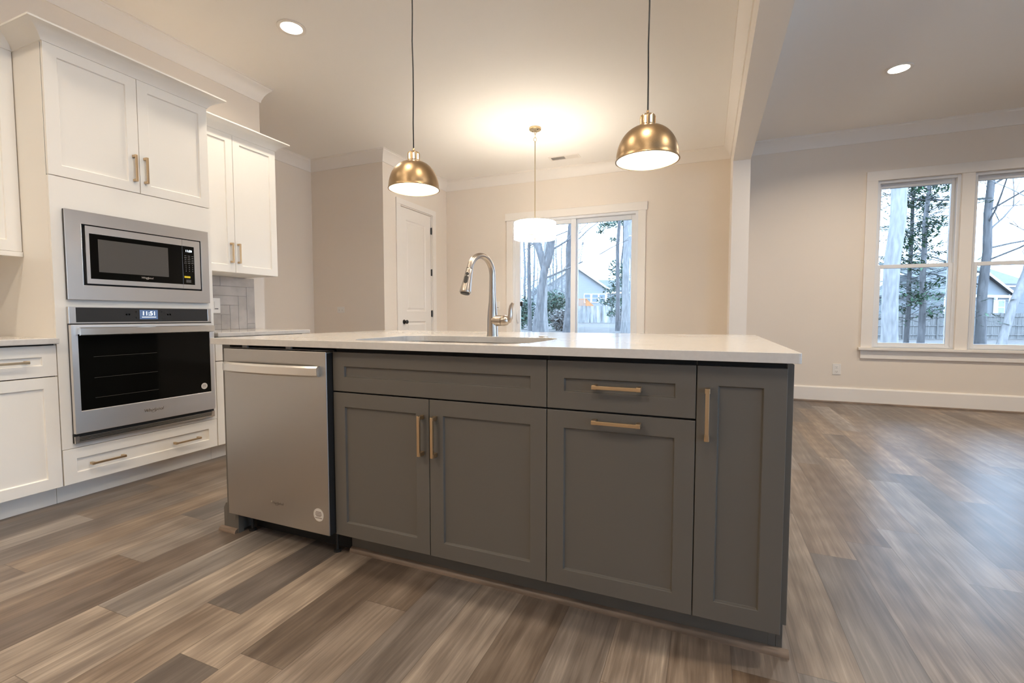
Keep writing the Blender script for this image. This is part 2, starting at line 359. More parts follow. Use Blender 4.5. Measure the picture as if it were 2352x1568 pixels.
# ---- sliding glass door
r = sroot('door_1', (.225, YB, 0))
mb = MB(); c = .097; mb.box(SX0-c, SX0, YB-.019, YB, 0, SZ); mb.box(SX1, SX1+c, YB-.019, YB, 0, SZ); mb.box(SX0-c-.02, SX1+c+.02, YB-.026, YB, SZ, SZ+.108)
build(mb, 'casing', 'trim', r, bevel=.002)
mb = MB(); f = .035
mb.box(SX0, SX0+f, YB, YB+.13, 0, SZ); mb.box(SX1-f, SX1, YB, YB+.13, 0, SZ); mb.box(SX0+f, SX1-f, YB, YB+.13, SZ-f, SZ); mb.box(SX0+f, SX1-f, YB, YB+.13, 0, .03)
build(mb, 'frame', 'vinyl', r, bevel=.002)
def sash(mb, x0, x1, z0, z1, y0, y1, s, t, b):
    mb.box(x0, x0+s, y0, y1, z0, z1); mb.box(x1-s, x1, y0, y1, z0, z1); mb.box(x0+s, x1-s, y0, y1, z1-t, z1); mb.box(x0+s, x1-s, y0, y1, z0, z0+b); return mb
for x0, x1, y0, s in ((SX0+f, .272, YB+.02, .072), (.225, SX1-f, YB+.075, .062)):
    p = build(sash(MB(), x0, x1, .03, SZ-f, y0, y0+.045, s, .060, .10), 'door_panel', 'vinyl', r, bevel=.003)
    build(MB().box(x0+s, x1-s, y0+.018, y0+.026, .13, SZ-f-.06), 'glass_pane', 'glass', p)
    if x0 < 0:
        hx = SX0+f+.042
        build(MB().tube([(hx, y0, .90), (hx, y0-.03, .915), (hx, y0-.045, .96), (hx, y0-.045, 1.03), (hx, y0-.03, 1.075), (hx, y0, 1.09)], .009, 10), 'handle', 'vinyl', p, smooth=True)
        build(MB().box(SX0+f+.075, SX0+f+.115, y0-.006, y0+.018, 1.15, 1.215), 'lock', 'black', p, bevel=.003)
# ---- twin double-hung window
def double_hung(r, x0, x1, z0, z1):
    mb = MB(); f = .03
    mb.box(x0, x0+f, YB+.015, YB+.12, z0, z1); mb.box(x1-f, x1, YB+.015, YB+.12, z0, z1); mb.box(x0+f, x1-f, YB+.015, YB+.12, z1-f, z1); mb.box(x0+f, x1-f, YB+.015, YB+.12, z0, z0+.02)
    build(mb, 'window_frame', 'vinyl', r, bevel=.002)
    zm = z0+(z1-z0)*.486
    a = build(sash(MB(), x0+f, x1-f, zm-.012, z1-f, YB+.075, YB+.11, .028, .045, .038), 'upper_sash', 'vinyl', r, bevel=.002)
    build(MB().box(x0+f+.028, x1-f-.028, YB+.09, YB+.097, zm+.026, z1-f-.045), 'glass_pane', 'glass', a)
    b = build(sash(MB(), x0+f, x1-f, z0+.02, zm+.026, YB+.03, YB+.07, .036, .040, .036), 'lower_sash', 'vinyl', r, bevel=.002)
    build(MB().box(x0+f+.036, x1-f-.036, YB+.046, YB+.053, z0+.056, zm-.014), 'glass_pane', 'glass', b)
r = sroot('window_1', (4.5, YB, WZ0))
double_hung(r, WX0, 4.442, WZ0, WZ1); double_hung(r, 4.548, WX1, WZ0, WZ1)
build(MB().box(4.442, 4.548, YB-.012, YB+.12, WZ0, WZ1), 'mullion', 'trim', r, bevel=.002)
mb = MB(); mb.box(WX0-.105, WX0, YB-.019, YB, WZ0, WZ1); mb.box(WX1, WX1+.105, YB-.019, YB, WZ0, WZ1); mb.box(WX0-.105, WX1+.105, YB-.019, YB, WZ1, WZ1+.105)
build(mb, 'casing', 'trim', r, bevel=.002)
build(MB().box(WX0-.13, WX1+.13, YB-.052, YB+.03, WZ0-.03, WZ0), 'sill', 'trim', r, bevel=.004)
build(MB().box(WX0-.105, WX1+.105, YB-.019, YB, WZ0-.125, WZ0-.03), 'apron', 'trim', r, bevel=.002)
# ---- living-room side window
r = sroot('window_2', (XR, -1, .65))
mb = MB()
for y0, y1 in ((RY0, RY0+.05), (RY1-.05, RY1), (-1.78, -1.70), (-.29, -.21)): mb.box(XR+.02, XR+.09, y0, y1, .65, 2.5)
for z0 in (.65, 1.53, 2.45): mb.box(XR+.02, XR+.09, RY0, RY1, z0, z0+.05)
build(mb, 'window_frame', 'vinyl', r); build(MB().box(XR+.05, XR+.056, RY0, RY1, .65, 2.5), 'glass_pane', 'glass', r)
r = sroot('window_added', (5.45, YF, .65))  # unseen window added behind the camera for daylight on the island front
mb = MB()
for x0, x1 in ((GX0, GX0+.05), (GX1-.05, GX1), (5.41, 5.49)): mb.box(x0, x1, YF-.09, YF-.02, .65, 2.5)
for z0 in (.65, 1.53, 2.45): mb.box(GX0, GX1, YF-.09, YF-.02, z0, z0+.05)
build(mb, 'window_frame', 'vinyl', r); build(MB().box(GX0, GX1, YF-.056, YF-.05, .65, 2.5), 'glass_pane', 'glass', r)
# ---- pantry door
r = sroot('door_2', (XW, 4.17, 0))
mb = MB(); c = .09; mb.box(XW, XW+.018, D0-c, D0, 0, DT); mb.box(XW, XW+.018, D1, D1+c, 0, DT); mb.box(XW, XW+.018, D0-c, D1+c, DT, DT+.075)
mb.box(XW-T, XW, D0-.001, D0+.012, 0, DT); mb.box(XW-T, XW, D1-.012, D1+.001, 0, DT); mb.box(XW-T, XW, D0, D1, DT-.012, DT+.001)
build(mb, 'casing', 'trim', r, bevel=.002)
mb = MB(); F = run(XW-.012); y0, y1 = D0+.016, D1-.016; bm = mb.bm; st = .14
# door leaf: stiles and rails round two sunk panels
for a0, a1, z0, z1 in ((y0, y0+st, .012, DT-.018), (y1-st, y1, .012, DT-.018), (y0+st, y1-st, .012, .24), (y0+st, y1-st, .93, 1.07), (y0+st, y1-st, DT-.175, DT-.018)): fbox(mb, F, a0, a1, -.035, 0, z0, z1)
for z0, z1 in ((.24, .93), (1.07, DT-.175)):
    a, b = y0+st, y1-st
    R = [[bm.verts.new(F(p, d, q)) for p, q in ((a+i, z0+i), (b-i, z0+i), (b-i, z1-i), (a+i, z1-i))] for i, d in ((0, 0), (.012, -.010), (.030, -.010), (.045, -.004))]
    for u, v in zip(R, R[1:]):
        for i in range(4): bm.faces.new((u[i], u[(i+1)%4], v[(i+1)%4], v[i]))
    bm.faces.new(R[-1])
lf = build(mb, 'door_leaf', 'trim', r)
for z in (2.256, 1.648, 1.04, .25):
    build(MB().box(XW-.014, XW+.004, D1-.022, D1-.004, z-.047, z+.047).lathe([(.007, z-.05), (.007, z+.05)], (XW+.004, D1-.014, 0), n=10), 'hinge', 'black', r)
k = Vector((XW-.012, D0+.085, .925))
build(MB().lathe([(.030, 0), (.030, .006), (.012, .010), (.012, .030), (.022, .036), (.027, .046), (.026, .056), (.016, .064), (0, .066)], k, (1, 0, 0), 24), 'knob', 'black', lf, smooth=True)

# ------------------------------------------------------------------ kitchen island
ZT, Z1, Z0 = .857, .6965, .104; CT, CB = .903, .875; WT, WB = .889, .8585; YI = .94
def panels(x0, x1, zb=Z0, front=True):
    """open carcass: sides, floor, back, thin front rails behind the doors"""
    mb = MB(); t = .016
    mb.box(x0, x0+t, .021, YI, zb, CB); mb.box(x1-t, x1, .021, YI, zb, CB); mb.box(x0+t, x1-t, .021, YI, zb, zb+t); mb.box(x0+t, x1-t, YI-t, YI, zb+t, CB)
    mb.box(x0+t, x1-t, .021, .04, CB-.02, CB); mb.box(x0+t, x1-t, .021, .04, Z1-.012, Z1+.012); return mb
def face_gap(t, x0, x1):   # near-black sheet painting in the shade between door backs and carcass
    return build(MB().box(x0+.001, x1-.001, .0202, .0208, Z0+.002, CB-.001), 'painted_gap_shade', 'gap', t)
S0, S1, S2, S3, S4 = .602, 1.0555, 1.5125, 1.9715, 2.203
t = thing('sink_base_cabinet', (1.057, .48, 0), 'dark grey double-door sink cabinet beside the dishwasher, with blank false drawer front', 'cabinet')
build(panels(S0, S2), 'carcass', 'isl', t); face_gap(t, S0, S2)
build(shaker(isl, S0, S2-.002, Z1+.003, ZT), 'false_drawer_front', 'isl', t, bevel=.0012)
for a0, a1, hx in ((S0, S1-.0015, 1.027), (S1+.0015, S2-.002, 1.084)):
    d = build(shaker(isl, a0, a1, Z0, Z1-.003), 'door', 'isl', t, bevel=.0012); pull(isl, hx, .560, .150, False, d)
t = thing('drawer_cabinet', (1.743, .48, 0), 'dark grey cabinet with one drawer over a wide pull-out front, both with horizontal pulls', 'cabinet')
build(panels(S2+.0005, S3-.0005), 'carcass', 'isl', t); face_gap(t, S2, S3)
d = build(shaker(isl, S2+.001, S3-.0015, Z1+.003, ZT), 'drawer', 'isl', t, bevel=.0012); pull(isl, 1.742, .779, .150, True, d)
d = build(shaker(isl, S2+.001, S3-.0015, Z0, Z1-.003), 'pull_out_front', 'isl', t, bevel=.0012); pull(isl, 1.742, .668, .150, True, d)
t = thing('narrow_cabinet', (2.088, .48, 0), 'narrow full-height dark grey cabinet with one tall door at the island end', 'cabinet')
mb = MB(); mb.box(S3, S3+.014, .021, YI, Z0, CB); mb.box(S4-.014, S4, .021, YI, Z0, CB); mb.box(S3+.014, S4-.014, .021, YI, Z0, Z0+.016); mb.box(S3+.014, S4-.014, YI-.016, YI, Z0+.016, CB); mb.box(S3+.014, S4-.014, .021, .04, CB-.02, CB)
build(mb, 'carcass', 'isl', t)
build(MB().box(S3+.001, S4-.001, .0202, .0208, Z0+.002, CB-.001), 'painted_gap_shade', 'gap', t)  # near-black sheet painting in the shade behind the narrow door
d = build(shaker(isl, S3+.0015, S4, Z0, ZT), 'door', 'isl', t, bevel=.0012); pull(isl, 2.0015, .718, .152, False, d)
t = build(MB().prism([(S4+.0005, .018, .126), (S4+.0005, .018, .868), (S4+.0005, YI, .868), (S4+.0005, YI, 0), (S4+.0005, .078, 0), (S4+.0005, .078, .126)], (.017, 0, 0)), 'end_panel', 'isl', bevel=.001)
tag(t, 'flat dark grey panel closing the island end beside the narrow cabinet', 'end panel')
t = thing('filler_panel', (-.03, .3, 0), 'dark grey filler panel left of the stainless dishwasher, standing on the floor', 'filler panel')
build(MB().box(-.055, -.004, .005, YI, .0, .873), 'panel', 'isl', t, bevel=.001)
build(MB().box(-.004, .018, .004, .03, 0, .098), 'foot_block', 'isl', t)
build(MB().prism([(-.055, .005, 0), (-.079, .005, 0), (-.079, .005, .108), (-.072, .005, .118), (-.066, .005, .130), (-.055, .005, .134)], (0, YI-.005, 0)), 'baseboard', 'isl', t)
# toe kick and shoe moulding
tk = build(MB().box(S0+.012, S4-.02, .078, .094, 0, Z0-.0005).box(S4-.02+.0005, S4, .0775, .094, 0, Z0-.0005), 'toe_kick', 'isl'); tag(tk, 'dark grey recessed toe kick board under the island cabinets', 'toe kick')
SM = [(0, 0), (.017, 0), (.0165, .007), (.013, .014), (.007, .0185), (0, .020)]
struct('trim_4', MB().sweep([(2.2375, .078), (S0+.012, .078)][::-1], SM), 'molding', smooth=True, angle=50)
struct('trim_5', MB().sweep([(-.079, .9), (-.079, .005), (.012, .005)][1:], SM).sweep([(-.079, .004), (-.079, .004)][:1]+[(-.0791, .0)], SM) if False else MB().sweep([(-.096, .0045), (.012, .0045)], SM), 'molding', smooth=True, angle=50)
# ---- dishwasher
t = thing('dishwasher', (.3, .3, 0), 'stainless steel dishwasher with curved bar handle built into the island', 'dishwasher')
build(MB().box(.004, .5975, .012, .58, .10, .862), 'tub', 'black', t)
dr = build(MB().box(.0015, .5945, -.030, .010, .105, .858), 'door', 'steel_dw', t, bevel=.003)
build(MB().box(.5947, .5975, -.026, .012, .108, .852), 'dark_gap_strip', 'gap', t)  # near-black strip filling the dark gap right of the door
mb = MB(); N = 20; sec = []
for i in range(N+1):
    s = i/N; x = .018+s*.545; d = .030+.026*(1-(2*s-1)**2)**.6
    sec.append([mb.bm.verts.new((x, -dd, z)) for dd, z in ((d+.012, .757), (d+.019, .764), (d+.019, .793), (d+.012, .800), (d, .800), (d, .757))])
mb.skin(sec); build(mb, 'handle', 'steel_hi', dr, smooth=True, angle=30)
for x in (.022, .558): build(MB().box(x-.009, x+.009, -.042, -.029, .765, .793), 'handle_mount', 'steel_hi', dr)
text('Whirlpool', 'badge', .018, (.305, -.0306, .199), FY, 'badge', dr, shear=.25); swoosh(lambda a, d, z: (a, -.030-d, z), .313, .198, .017, 'badge', dr)
build(MB().lathe([(.027, 0), (.027, .0006)], (.539, -.030, .186), (0, -1, 0), 32), 'sticker', 'sticker', dr)
mb = MB()
for z, h in ((.012, .014), (.006, .017), (0, .017), (-.005, .012), (-.013, .018)): mb.box(.539-h, .539+h, -.0309, -.0305, .186+z-.0014, .186+z+.0014)
build(mb, 'sticker_print', 'ink', dr)
mb = MB(); mb.box(.03, .60, .09, .10, .0, .07); build(mb, 'kick_plate', 'gap', t)
for x in (.05, .56): build(MB().lathe([(.016, 0), (.016, .008), (.006, .01), (.006, .10)], (x, .05, 0), n=12), 'foot', 'black', t)
mb = MB(); mb.box(.02, .58, -.012, .06, .8605, .8625); mb.box(.10, .13, -.013, -.006, .8625, .8745); mb.box(.36, .39, -.013, -.006, .8625, .8745); build(mb, 'mounting_bracket', 'print', t)

# ---- worktop with its sink cut-out
def rrect(x0, x1, y0, y1, r, z, n=8):
    out = []
    for cx, cy, a in ((x1-r, y1-r, 0), (x0+r, y1-r, 90), (x0+r, y0+r, 180), (x1-r, y0+r, 270)):
        out += [(cx+r*math.cos(math.radians(a+90*i/n)), cy+r*math.sin(math.radians(a+90*i/n)), z) for i in range(n+1)]
    return out
KX0, KX1, KY0, KY1, KR = .61, 1.405, .055, .555, .11
mb = MB(); bm = mb.bm; loops = []
for z in (CT, CB):
    ed = []; vs = []
    for pts in (rrect(-.075, 2.229, -.040, 1.27, .008, z, 3), rrect(KX0, KX1, KY0, KY1, KR, z)):
        v = [bm.verts.new(p) for p in pts]; vs.append(v); ed += [bm.edges.new((v[i], v[(i+1)%len(v)])) for i in range(len(v))]
    bmesh.ops.triangle_fill(bm, use_beauty=True, use_dissolve=False, edges=ed); loops.append(vs)
for a, b in zip(loops[0], loops[1]):
    for i in range(len(a)): bm.faces.new((a[i], a[(i+1)%len(a)], b[(i+1)%len(b)], b[i]))
t = build(mb, 'island_worktop', 'quartz', bevel=.005, seg=3, at=(1.08, .6, CB)); tag(t, 'long white quartz worktop covering the dark grey island', 'worktop')
# ---- sink
t = thing('undermount_sink', (1.0, .3, .65), 'undermount sink basin set into the white island worktop below the faucet', 'sink')
mb = MB(); bm = mb.bm; R = []
for i, z, k in ((-.03, CB-.0008, .12), (-.03, CB-.004, .12), (.0, CB-.004, KR), (.004, .74, KR-.01), (.02, .69, KR-.03), (.05, .676, .07)):
    R.append([bm.verts.new(p) for p in rrect(KX0+i, KX1-i, KY0+i+(.012 if i < 0 else 0), KY1-i, k, z)])
for a, b in zip(R, R[1:]):
    for i in range(len(a)): bm.faces.new((a[i], a[(i+1)%len(a)], b[(i+1)%len(b)], b[i]))
bm.faces.new(R[-1]); build(mb, 'basin', 'steel', t, smooth=True)
build(MB().lathe([(.045, .677), (.045, .680), (.034, .680), (.030, .678)], (1.0, .33, 0), n=24), 'drain', 'nickel', t, smooth=True)
# ---- faucet
fx, fy = 1.022, .628
t = thing('faucet', (fx, fy, CT), 'brushed nickel gooseneck pull-down faucet behind the island sink', 'faucet')
build(MB().lathe([(.0285, 0), (.0285, .004), (.027, .01), (.0255, .09), (.0225, .13), (.0185, .165), (.0165, .20), (.0155, .235)], (fx, fy, CT), n=28), 'body', 'nickel', t, smooth=True)
th = math.radians(13); dv = Vector((-math.sin(th), -math.cos(th), 0)); ra = .086; zs = CT+.297
pts = [Vector((fx, fy, CT+.234)), Vector((fx, fy, CT+.265)), Vector((fx, fy, zs))]
for i in range(1, 15):
    a = math.radians(168)*i/14; pts.append(Vector((fx, fy, zs))+dv*(ra-ra*math.cos(a))+Vector((0, 0, ra*math.sin(a))))
build(MB().tube(pts, [.0155, .0152, .0148]+[.0148-.0003*i/14 for i in range(14)], 20), 'spout', 'nickel', t, smooth=True)
tip = pts[-1]; ax = (pts[-1]-pts[-2]).normalized(); ax = (ax*.9+Vector((0, 0, -.1))).normalized()
hd = build(MB().lathe([(.0150, .0015), (.0160, .004), (.0172, .026), (.0200, .060), (.0240, .092), (.0262, .108), (.0262, .114), (.024, .117), (.0225, .117)], tip, ax, 28), 'spray_head', 'nickel', t, smooth=True)
build(MB().lathe([(.0145, -.002), (.0145, .003)], tip, ax, 24), 'joint_ring', 'black', t)
build(MB().lathe([(.021, .1165), (.021, .121), (.012, .123)], tip, ax, 24), 'nozzle', 'black', hd)
out = (Vector((.15, -1, .25))); out = (out-ax*out.dot(ax)).normalized(); rt = ax.cross(out).normalized()
for c0, ln, rr, wdt in ((.030, 0, .0172, .0075), (.058, .010, .0193, .0085)):
    o_ = tip+ax*c0+out*rr*.93; mb = MB(); vs = []
    for s in range(24):
        a = 2*PI*s/24; vs.append(o_+rt*math.cos(a)*wdt+ax*(math.sin(a)*wdt+(ln if math.sin(a) > 0 else -ln)))
    mb.prism(vs, out*.004); build(mb, 'button', 'black', hd)
va = Vector((1, -.10, .0)).normalized(); vc = Vector((fx, fy, CT+.076))
build(MB().lathe([(.0265, .006), (.0265, .056)], vc, va, 24), 'valve', 'nickel', t, smooth=True)
build(MB().lathe([(.0250, .0565), (.0268, .058), (.0266, .070), (.0235, .081), (.016, .089), (.003, .093)], vc, va, 24), 'valve_cap', 'nickel', t, smooth=True)
e0 = vc+va*.080
lv = [(0, -.004), (.012, .0), (.018, .014), (.020, .032), (.020, .052), (.024, .070), (.034, .085)]
build(MB().tube([e0+va*a+Vector((0, 0, z)) for a, z in lv], [.010, .010, .0095, .008, .0072, .007, .005], 14, flat=1.4), 'lever', 'nickel', t, smooth=True)
t = build(MB().lathe([(.022, 0), (.022, .003), (.016, .0055), (.010, .006), (0, .006)], (1.285, .63, CT), n=28), 'hole_cover', 'nickel', smooth=True, at=(1.285, .63, CT))
tag(t, 'small round nickel cap on the white worktop right of the faucet', 'hole cover')

# ------------------------------------------------------------------ cabinets along the left wall
TX = -1.121; Lr = run(TX); UX = -1.401; Ur = run(UX)
TY0, TY1 = -.130, .7135
def carcass(x_front, y0, y1, z0, z1, xb=XW+.002, tp=True):
    mb = MB(); t = .016; xf = x_front-.0215
    mb.box(xb, xf, y0, y0+t, z0, z1); mb.box(xb, xf, y1-t, y1, z0, z1); mb.box(xb, xf, y0+t, y1-t, z0, z0+t)
    if tp: mb.box(xb, xf, y0+t, y1-t, z1-t, z1)
    mb.box(xb, xb+.01, y0+t, y1-t, z0+t, z1-t); return mb
def gap_shade(t, x, y0, y1, z0, z1): return build(MB().box(x-.0211, x-.0204, y0+.002, y1-.002, z0+.002, z1-.002), 'painted_gap_shade', 'gap', t)  # near-black sheet that paints in the shade around door and drawer edges
CZ0, CZ1 = 2.386, 2.456
def crown(path, i0=0, i1=None, p=.082):
    h = CZ1-CZ0
    return MB().sweep(path, [(-.018, CZ0), (.004, CZ0), (.006, CZ0+.08*h), (.012, CZ0+.2*h), (.024, CZ0+.42*h), (.042, CZ0+.62*h), (.062, CZ0+.77*h), (p-.006, CZ0+.86*h), (p, CZ0+.87*h), (p, CZ1), (-.018, CZ1)], i0, i1)
# ---- oven tower
t = thing('oven_cabinet', (-1.45, .29, 0), 'tall white cabinet that houses the microwave and wall oven', 'cabinet')
mb = MB(); sd = .018; xb = XW+.002
mb.box(xb, TX-.0212, TY0, TY0+sd, .104, 2.40); mb.box(xb, TX-.0212, TY1-sd, TY1, .104, 2.40); mb.box(xb, xb+.01, TY0+sd, TY1-sd, .104, 2.40)
for z in (.104, .296, 1.058, 1.574, 2.382): mb.box(xb+.01, TX-.022, TY0+sd, TY1-sd, z, z+.018)
build(mb, 'carcass', 'cab', t)
gap_shade(t, TX, TY0, TY1, 1.715, 2.386); gap_shade(t, TX, TY0, TY1, .28, .305)
mb = MB()
for y0, y1, z0, z1 in ((TY0, -.066, .2955, 1.7235), (.662, TY1, .2955, 1.7235), (-.066, .662, 1.555, 1.7235), (-.066, .662, 1.048, 1.100), (-.066, .662, .2955, .325)): mb.box(TX-.0202, TX-.001, y0, y1, z0, z1)
build(mb, 'face_panel', 'cab', t, bevel=0)
for a0, a1, hy in ((TY0+.002, .2925, .2635), (.2955, TY1-.002, .3215)):
    d = build(shaker(Lr, a0, a1, 1.727, 2.386), 'door', 'cab', t, bevel=.0015); pull(Lr, hy, 1.864, .152, False, d)
d = build(shaker(Lr, TY0+.002, TY1-.002, .104, .2925), 'drawer', 'cab', t, bevel=.0015)
for a in (.066, .502): pull(Lr, a, .195, .162, True, d)
build(MB().box(TX-.092, TX-.076, TY0, TY1, 0, .1035), 'toe_kick', 'cab', t)
build(crown([(UX, TY0-.4), (UX, TY0), (TX, TY0), (TX, TY1), (UX, TY1), (UX, TY1+.4)], 1, 5), 'crown_molding', 'cab', t, smooth=True, angle=35)
# ---- base cabinets and uppers left of the tower
def base_left(y0, y1, label):
    t = thing('base_cabinet', (-1.45, (y0+y1)/2, 0), label, 'cabinet')
    build(carcass(TX, y0, y1, .104, WB-.001, tp=False), 'carcass', 'cab', t); gap_shade(t, TX, y0, y1, .104, WB)
    d = build(shaker(Lr, y0+.002, y1-.002, .692, .850), 'drawer', 'cab', t, bevel=.0015); pull(Lr, (y0+y1)/2, .771, .152, True, d)
    d = build(shaker(Lr, y0+.002, y1-.002, .104, .687), 'door', 'cab', t, bevel=.0015); pull(Lr, y0+.032, .60, .152, False, d)
    build(MB().box(TX-.092, TX-.076, y0, y1, 0, .1035), 'toe_kick', 'cab', t); return t
base_left(-.518, TY0-.002, 'white base cabinet with drawer over door, left of the oven cabinet')
base_left(-.98, -.520, 'white base cabinet one place further left of the oven cabinet')
t = build(MB().box(XW+.002, TX+.034, -1.0, TY0-.002, WB, WT), 'worktop', 'quartz', bevel=.004, at=(-1.45, -.56, WB)); 
tag(t, 'white worktop left of the tall oven cabinet', 'worktop')
def upper_left(y0, y1, label, end=False):
    t = thing('upper_cabinet', (-1.6, (y0+y1)/2, 1.34), label, 'cabinet')
    build(carcass(UX, y0, y1, 1.345, 2.40), 'carcass', 'cab', t); gap_shade(t, UX, y0, y1, 1.345, 2.386)
    d = build(shaker(Ur, y0+.002, y1-.002, 1.345, 2.386), 'door', 'cab', t, bevel=.0015); pull(Ur, y0+.032, 1.47, .152, False, d)
    build(MB().box(UX-.02, UX+.004, y0, y1, 1.318, 1.3435), 'light_rail', 'cab', t, bevel=.002)
    build(crown([(UX, y0), (UX, y1 if y1 < -.2 else TY0), (TX if y1 > -.2 else UX, y1 if y1 > -.2 else y1+1)], 0, 2), 'crown_molding', 'cab', t, smooth=True, angle=35)
upper_left(-.518, TY0-.002, 'white single-door wall cabinet at the left edge, beside the oven cabinet')
upper_left(-.98, -.520, 'white single-door wall cabinet further left, away from the oven cabinet')
# ---- right of the tower
t = thing('upper_cabinet', (-1.6, 1.1, 1.338), 'white two-door wall cabinet right of the oven cabinet, over grey tile', 'cabinet')
UY0, UY1, US = TY1+.0025, 1.489, 1.1015
build(carcass(UX, UY0, UY1, 1.338, 2.40), 'carcass', 'cab', t); gap_shade(t, UX, UY0, UY1, 1.345, 2.386)
for a0, a1, hy in ((UY0+.002, US-.0015, 1.064), (US+.0015, UY1-.001, 1.1235)):
    d = build(shaker(Ur, a0, a1, 1.339, 2.386), 'door', 'cab', t, bevel=.0015); pull(Ur, hy, 1.488, .152, False, d)
build(crown([(TX, TY1), (UX, TY1), (UX, UY1), (XW+.003, UY1)], 1, 4), 'crown_molding', 'cab', t, smooth=True, angle=35)
t = thing('base_cabinet', (-1.45, 1.1, 0), 'white base cabinet right of the oven cabinet, half hidden behind the island', 'cabinet')
build(carcass(TX, UY0, UY1, .104, WB-.001, tp=False), 'carcass', 'cab', t); gap_shade(t, TX, UY0, UY1, .104, WB)
for a0, a1, hy in ((UY0+.002, US-.0015, 1.064), (US+.0015, UY1-.001, 1.1235)):
    d = build(shaker(Lr, a0, a1, .692, .850), 'drawer', 'cab', t, bevel=.0015); pull(Lr, (a0+a1)/2, .771, .152, True, d)
    d = build(shaker(Lr, a0, a1, .104, .687), 'door', 'cab', t, bevel=.0015); pull(Lr, hy, .60, .152, False, d)
build(MB().box(TX-.092, TX-.076, UY0, UY1, 0, .1035), 'toe_kick', 'cab', t)
t = build(MB().box(XW+.002, TX+.036, UY0, 1.520, WB, WT), 'worktop', 'quartz', bevel=.004, at=(-1.45, 1.1, WB)); tag(t, 'white worktop behind the island, right of the oven cabinet', 'worktop')
# ---- herringbone tile
t = thing('tile_backsplash', (XW, 1.14, WT), 'grey herringbone tile backsplash above the worktop behind the island', 'backsplash')
B0, B1, BZ0, BZ1 = UY0, 1.568, WT+.001, 1.337
build(MB().box(XW+.0005, XW+.005, B0, B1, BZ0, BZ1), 'grout_bed', 'grout', t)
mb = MB(); W = .0805; g = .0013
for i in range(-8, 16):
    for j in range(-6, 14):
        for w_, h_, ok in ((4, 1, (i-j) % 8 == 0), (1, 4, (i-j) % 8 == 7)):
            if not ok: continue
            y0_ = B1-(13-i)*W; y1_ = y0_+w_*W; z0_ = BZ1-(10-j)*W; z1_ = z0_+h_*W
            a0, a1, b0, b1 = max(y0_+g, B0), min(y1_-g, B1), max(z0_+g, BZ0), min(z1_-g, BZ1)
            if a1-a0 > .004 and b1-b0 > .004: mb.box(XW+.005, XW+.0105, a0, a1, b0, b1)
build(mb, 'tiles', 'tile', t, bevel=.001)

# ---- microwave
MX = TX+.021; mF = run(MX)
t = thing('microwave', (-1.4, .3, 1.088), 'built-in stainless microwave with trim frame above the wall oven', 'microwave')
y0, y1, z0, z1 = -.083, .679, 1.0885, 1.562; a0, a1, b0, b1 = -.012, .627, 1.168, 1.4935
mb = MB(); bm = mb.bm
def rect(p0, p1, q0, q1, d): return [bm.verts.new(mF(p, d, q)) for p, q in ((p0, q0), (p1, q0), (p1, q1), (p0, q1))]
R = [rect(y0, y1, z0, z1, -.005), rect(y0, y1, z0, z1, 0), rect(a0, a1, b0, b1, 0), rect(a0, a1, b0, b1, -.005)]
for u, v in zip(R+[R[0]], R[1:]+[None]):
    if v is None: continue
    for i in range(4): bm.faces.new((u[i], u[(i+1)%4], v[(i+1)%4], v[i]))
for i in range(4): bm.faces.new((R[3][i], R[3][(i+1)%4], R[0][(i+1)%4], R[0][i]))
build(mb, 'trim_frame', 'steel', t, bevel=.0012)
build(MB().box(MX-.45, MX-.019, a0-.012, a1+.006, b0-.012, b1+.006), 'cavity_box', 'gap', t)
def framed(F, p0, p1, q0, q1, i0, i1, j0, j1, t_, d=0.0):
    mb = MB(); bm = mb.bm
    rr = lambda a, b, c, e, dd: [bm.verts.new(F(p, dd, q)) for p, q in ((a, c), (b, c), (b, e), (a, e))]
    R = [rr(p0, p1, q0, q1, d-t_), rr(p0, p1, q0, q1, d), rr(i0, i1, j0, j1, d), rr(i0, i1, j0, j1, d-t_)]
    for u, v in ((0, 1), (1, 2), (2, 3), (3, 0)):
        for i in range(4): bm.faces.new((R[u][i], R[u][(i+1)%4], R[v][(i+1)%4], R[v][i]))
    return mb
build(framed(mF, y0+.001, y1-.001, z0+.001, z1-.001, a0, a1, b0, b1, .0145, -.0052), 'spacer', 'black', t)
SPL = .5085; q0, q1 = 1.178, 1.488
dr = build(framed(mF, .004, SPL-.0008, q0, q1, .021, SPL-.0008-.0001, 1.2045, 1.449, .017, -.001), 'door', 'steel', t, bevel=.0015)
build(fbox(MB(), mF, .021, SPL-.001, -.017, -.0015, 1.2045, 1.449), 'door_glass', 'blackglass', dr)
build(fbox(MB(), mF, .060, .4225, -.003, -.0011, 1.244, 1.4225), 'window_screen', 'mwin', dr)
text('Whirlpool', 'brand_lettering', .0155, (MX-.0010, .300, 1.2285), FX, 'steel_hi', dr, shear=.2); swoosh(lambda a, d, z: (MX-.0015+d, a, z), .307, 1.228, .013, 'steel_hi', dr)
pn = build(framed(mF, SPL+.0008, .620, q0, q1, SPL+.0009, .5825, 1.2045, 1.449, .017, -.001), 'control_panel', 'steel', t, bevel=.0015)
build(fbox(MB(), mF, SPL+.001, .5825, -.017, -.0015, 1.2045, 1.449), 'panel_glass', 'blackglass', pn)
text('11:50', 'clock_display', .0185, (MX-.0010, .5475, 1.4185), FX, 'digits', pn)
rnd = random.Random(3)
def legend(y0_, y1_, z0_, z1_): build(fbox(MB(), mF, y0_, y1_, -.0013, -.0008, z0_, z1_), 'key_legend', 'print', pn)
for k in range(5):
    for yy in (.527, .549, .571):
        hw = rnd.uniform(.005, .009); legend(yy-hw, yy+hw, 1.3865-k*.0115, 1.3885-k*.0115)
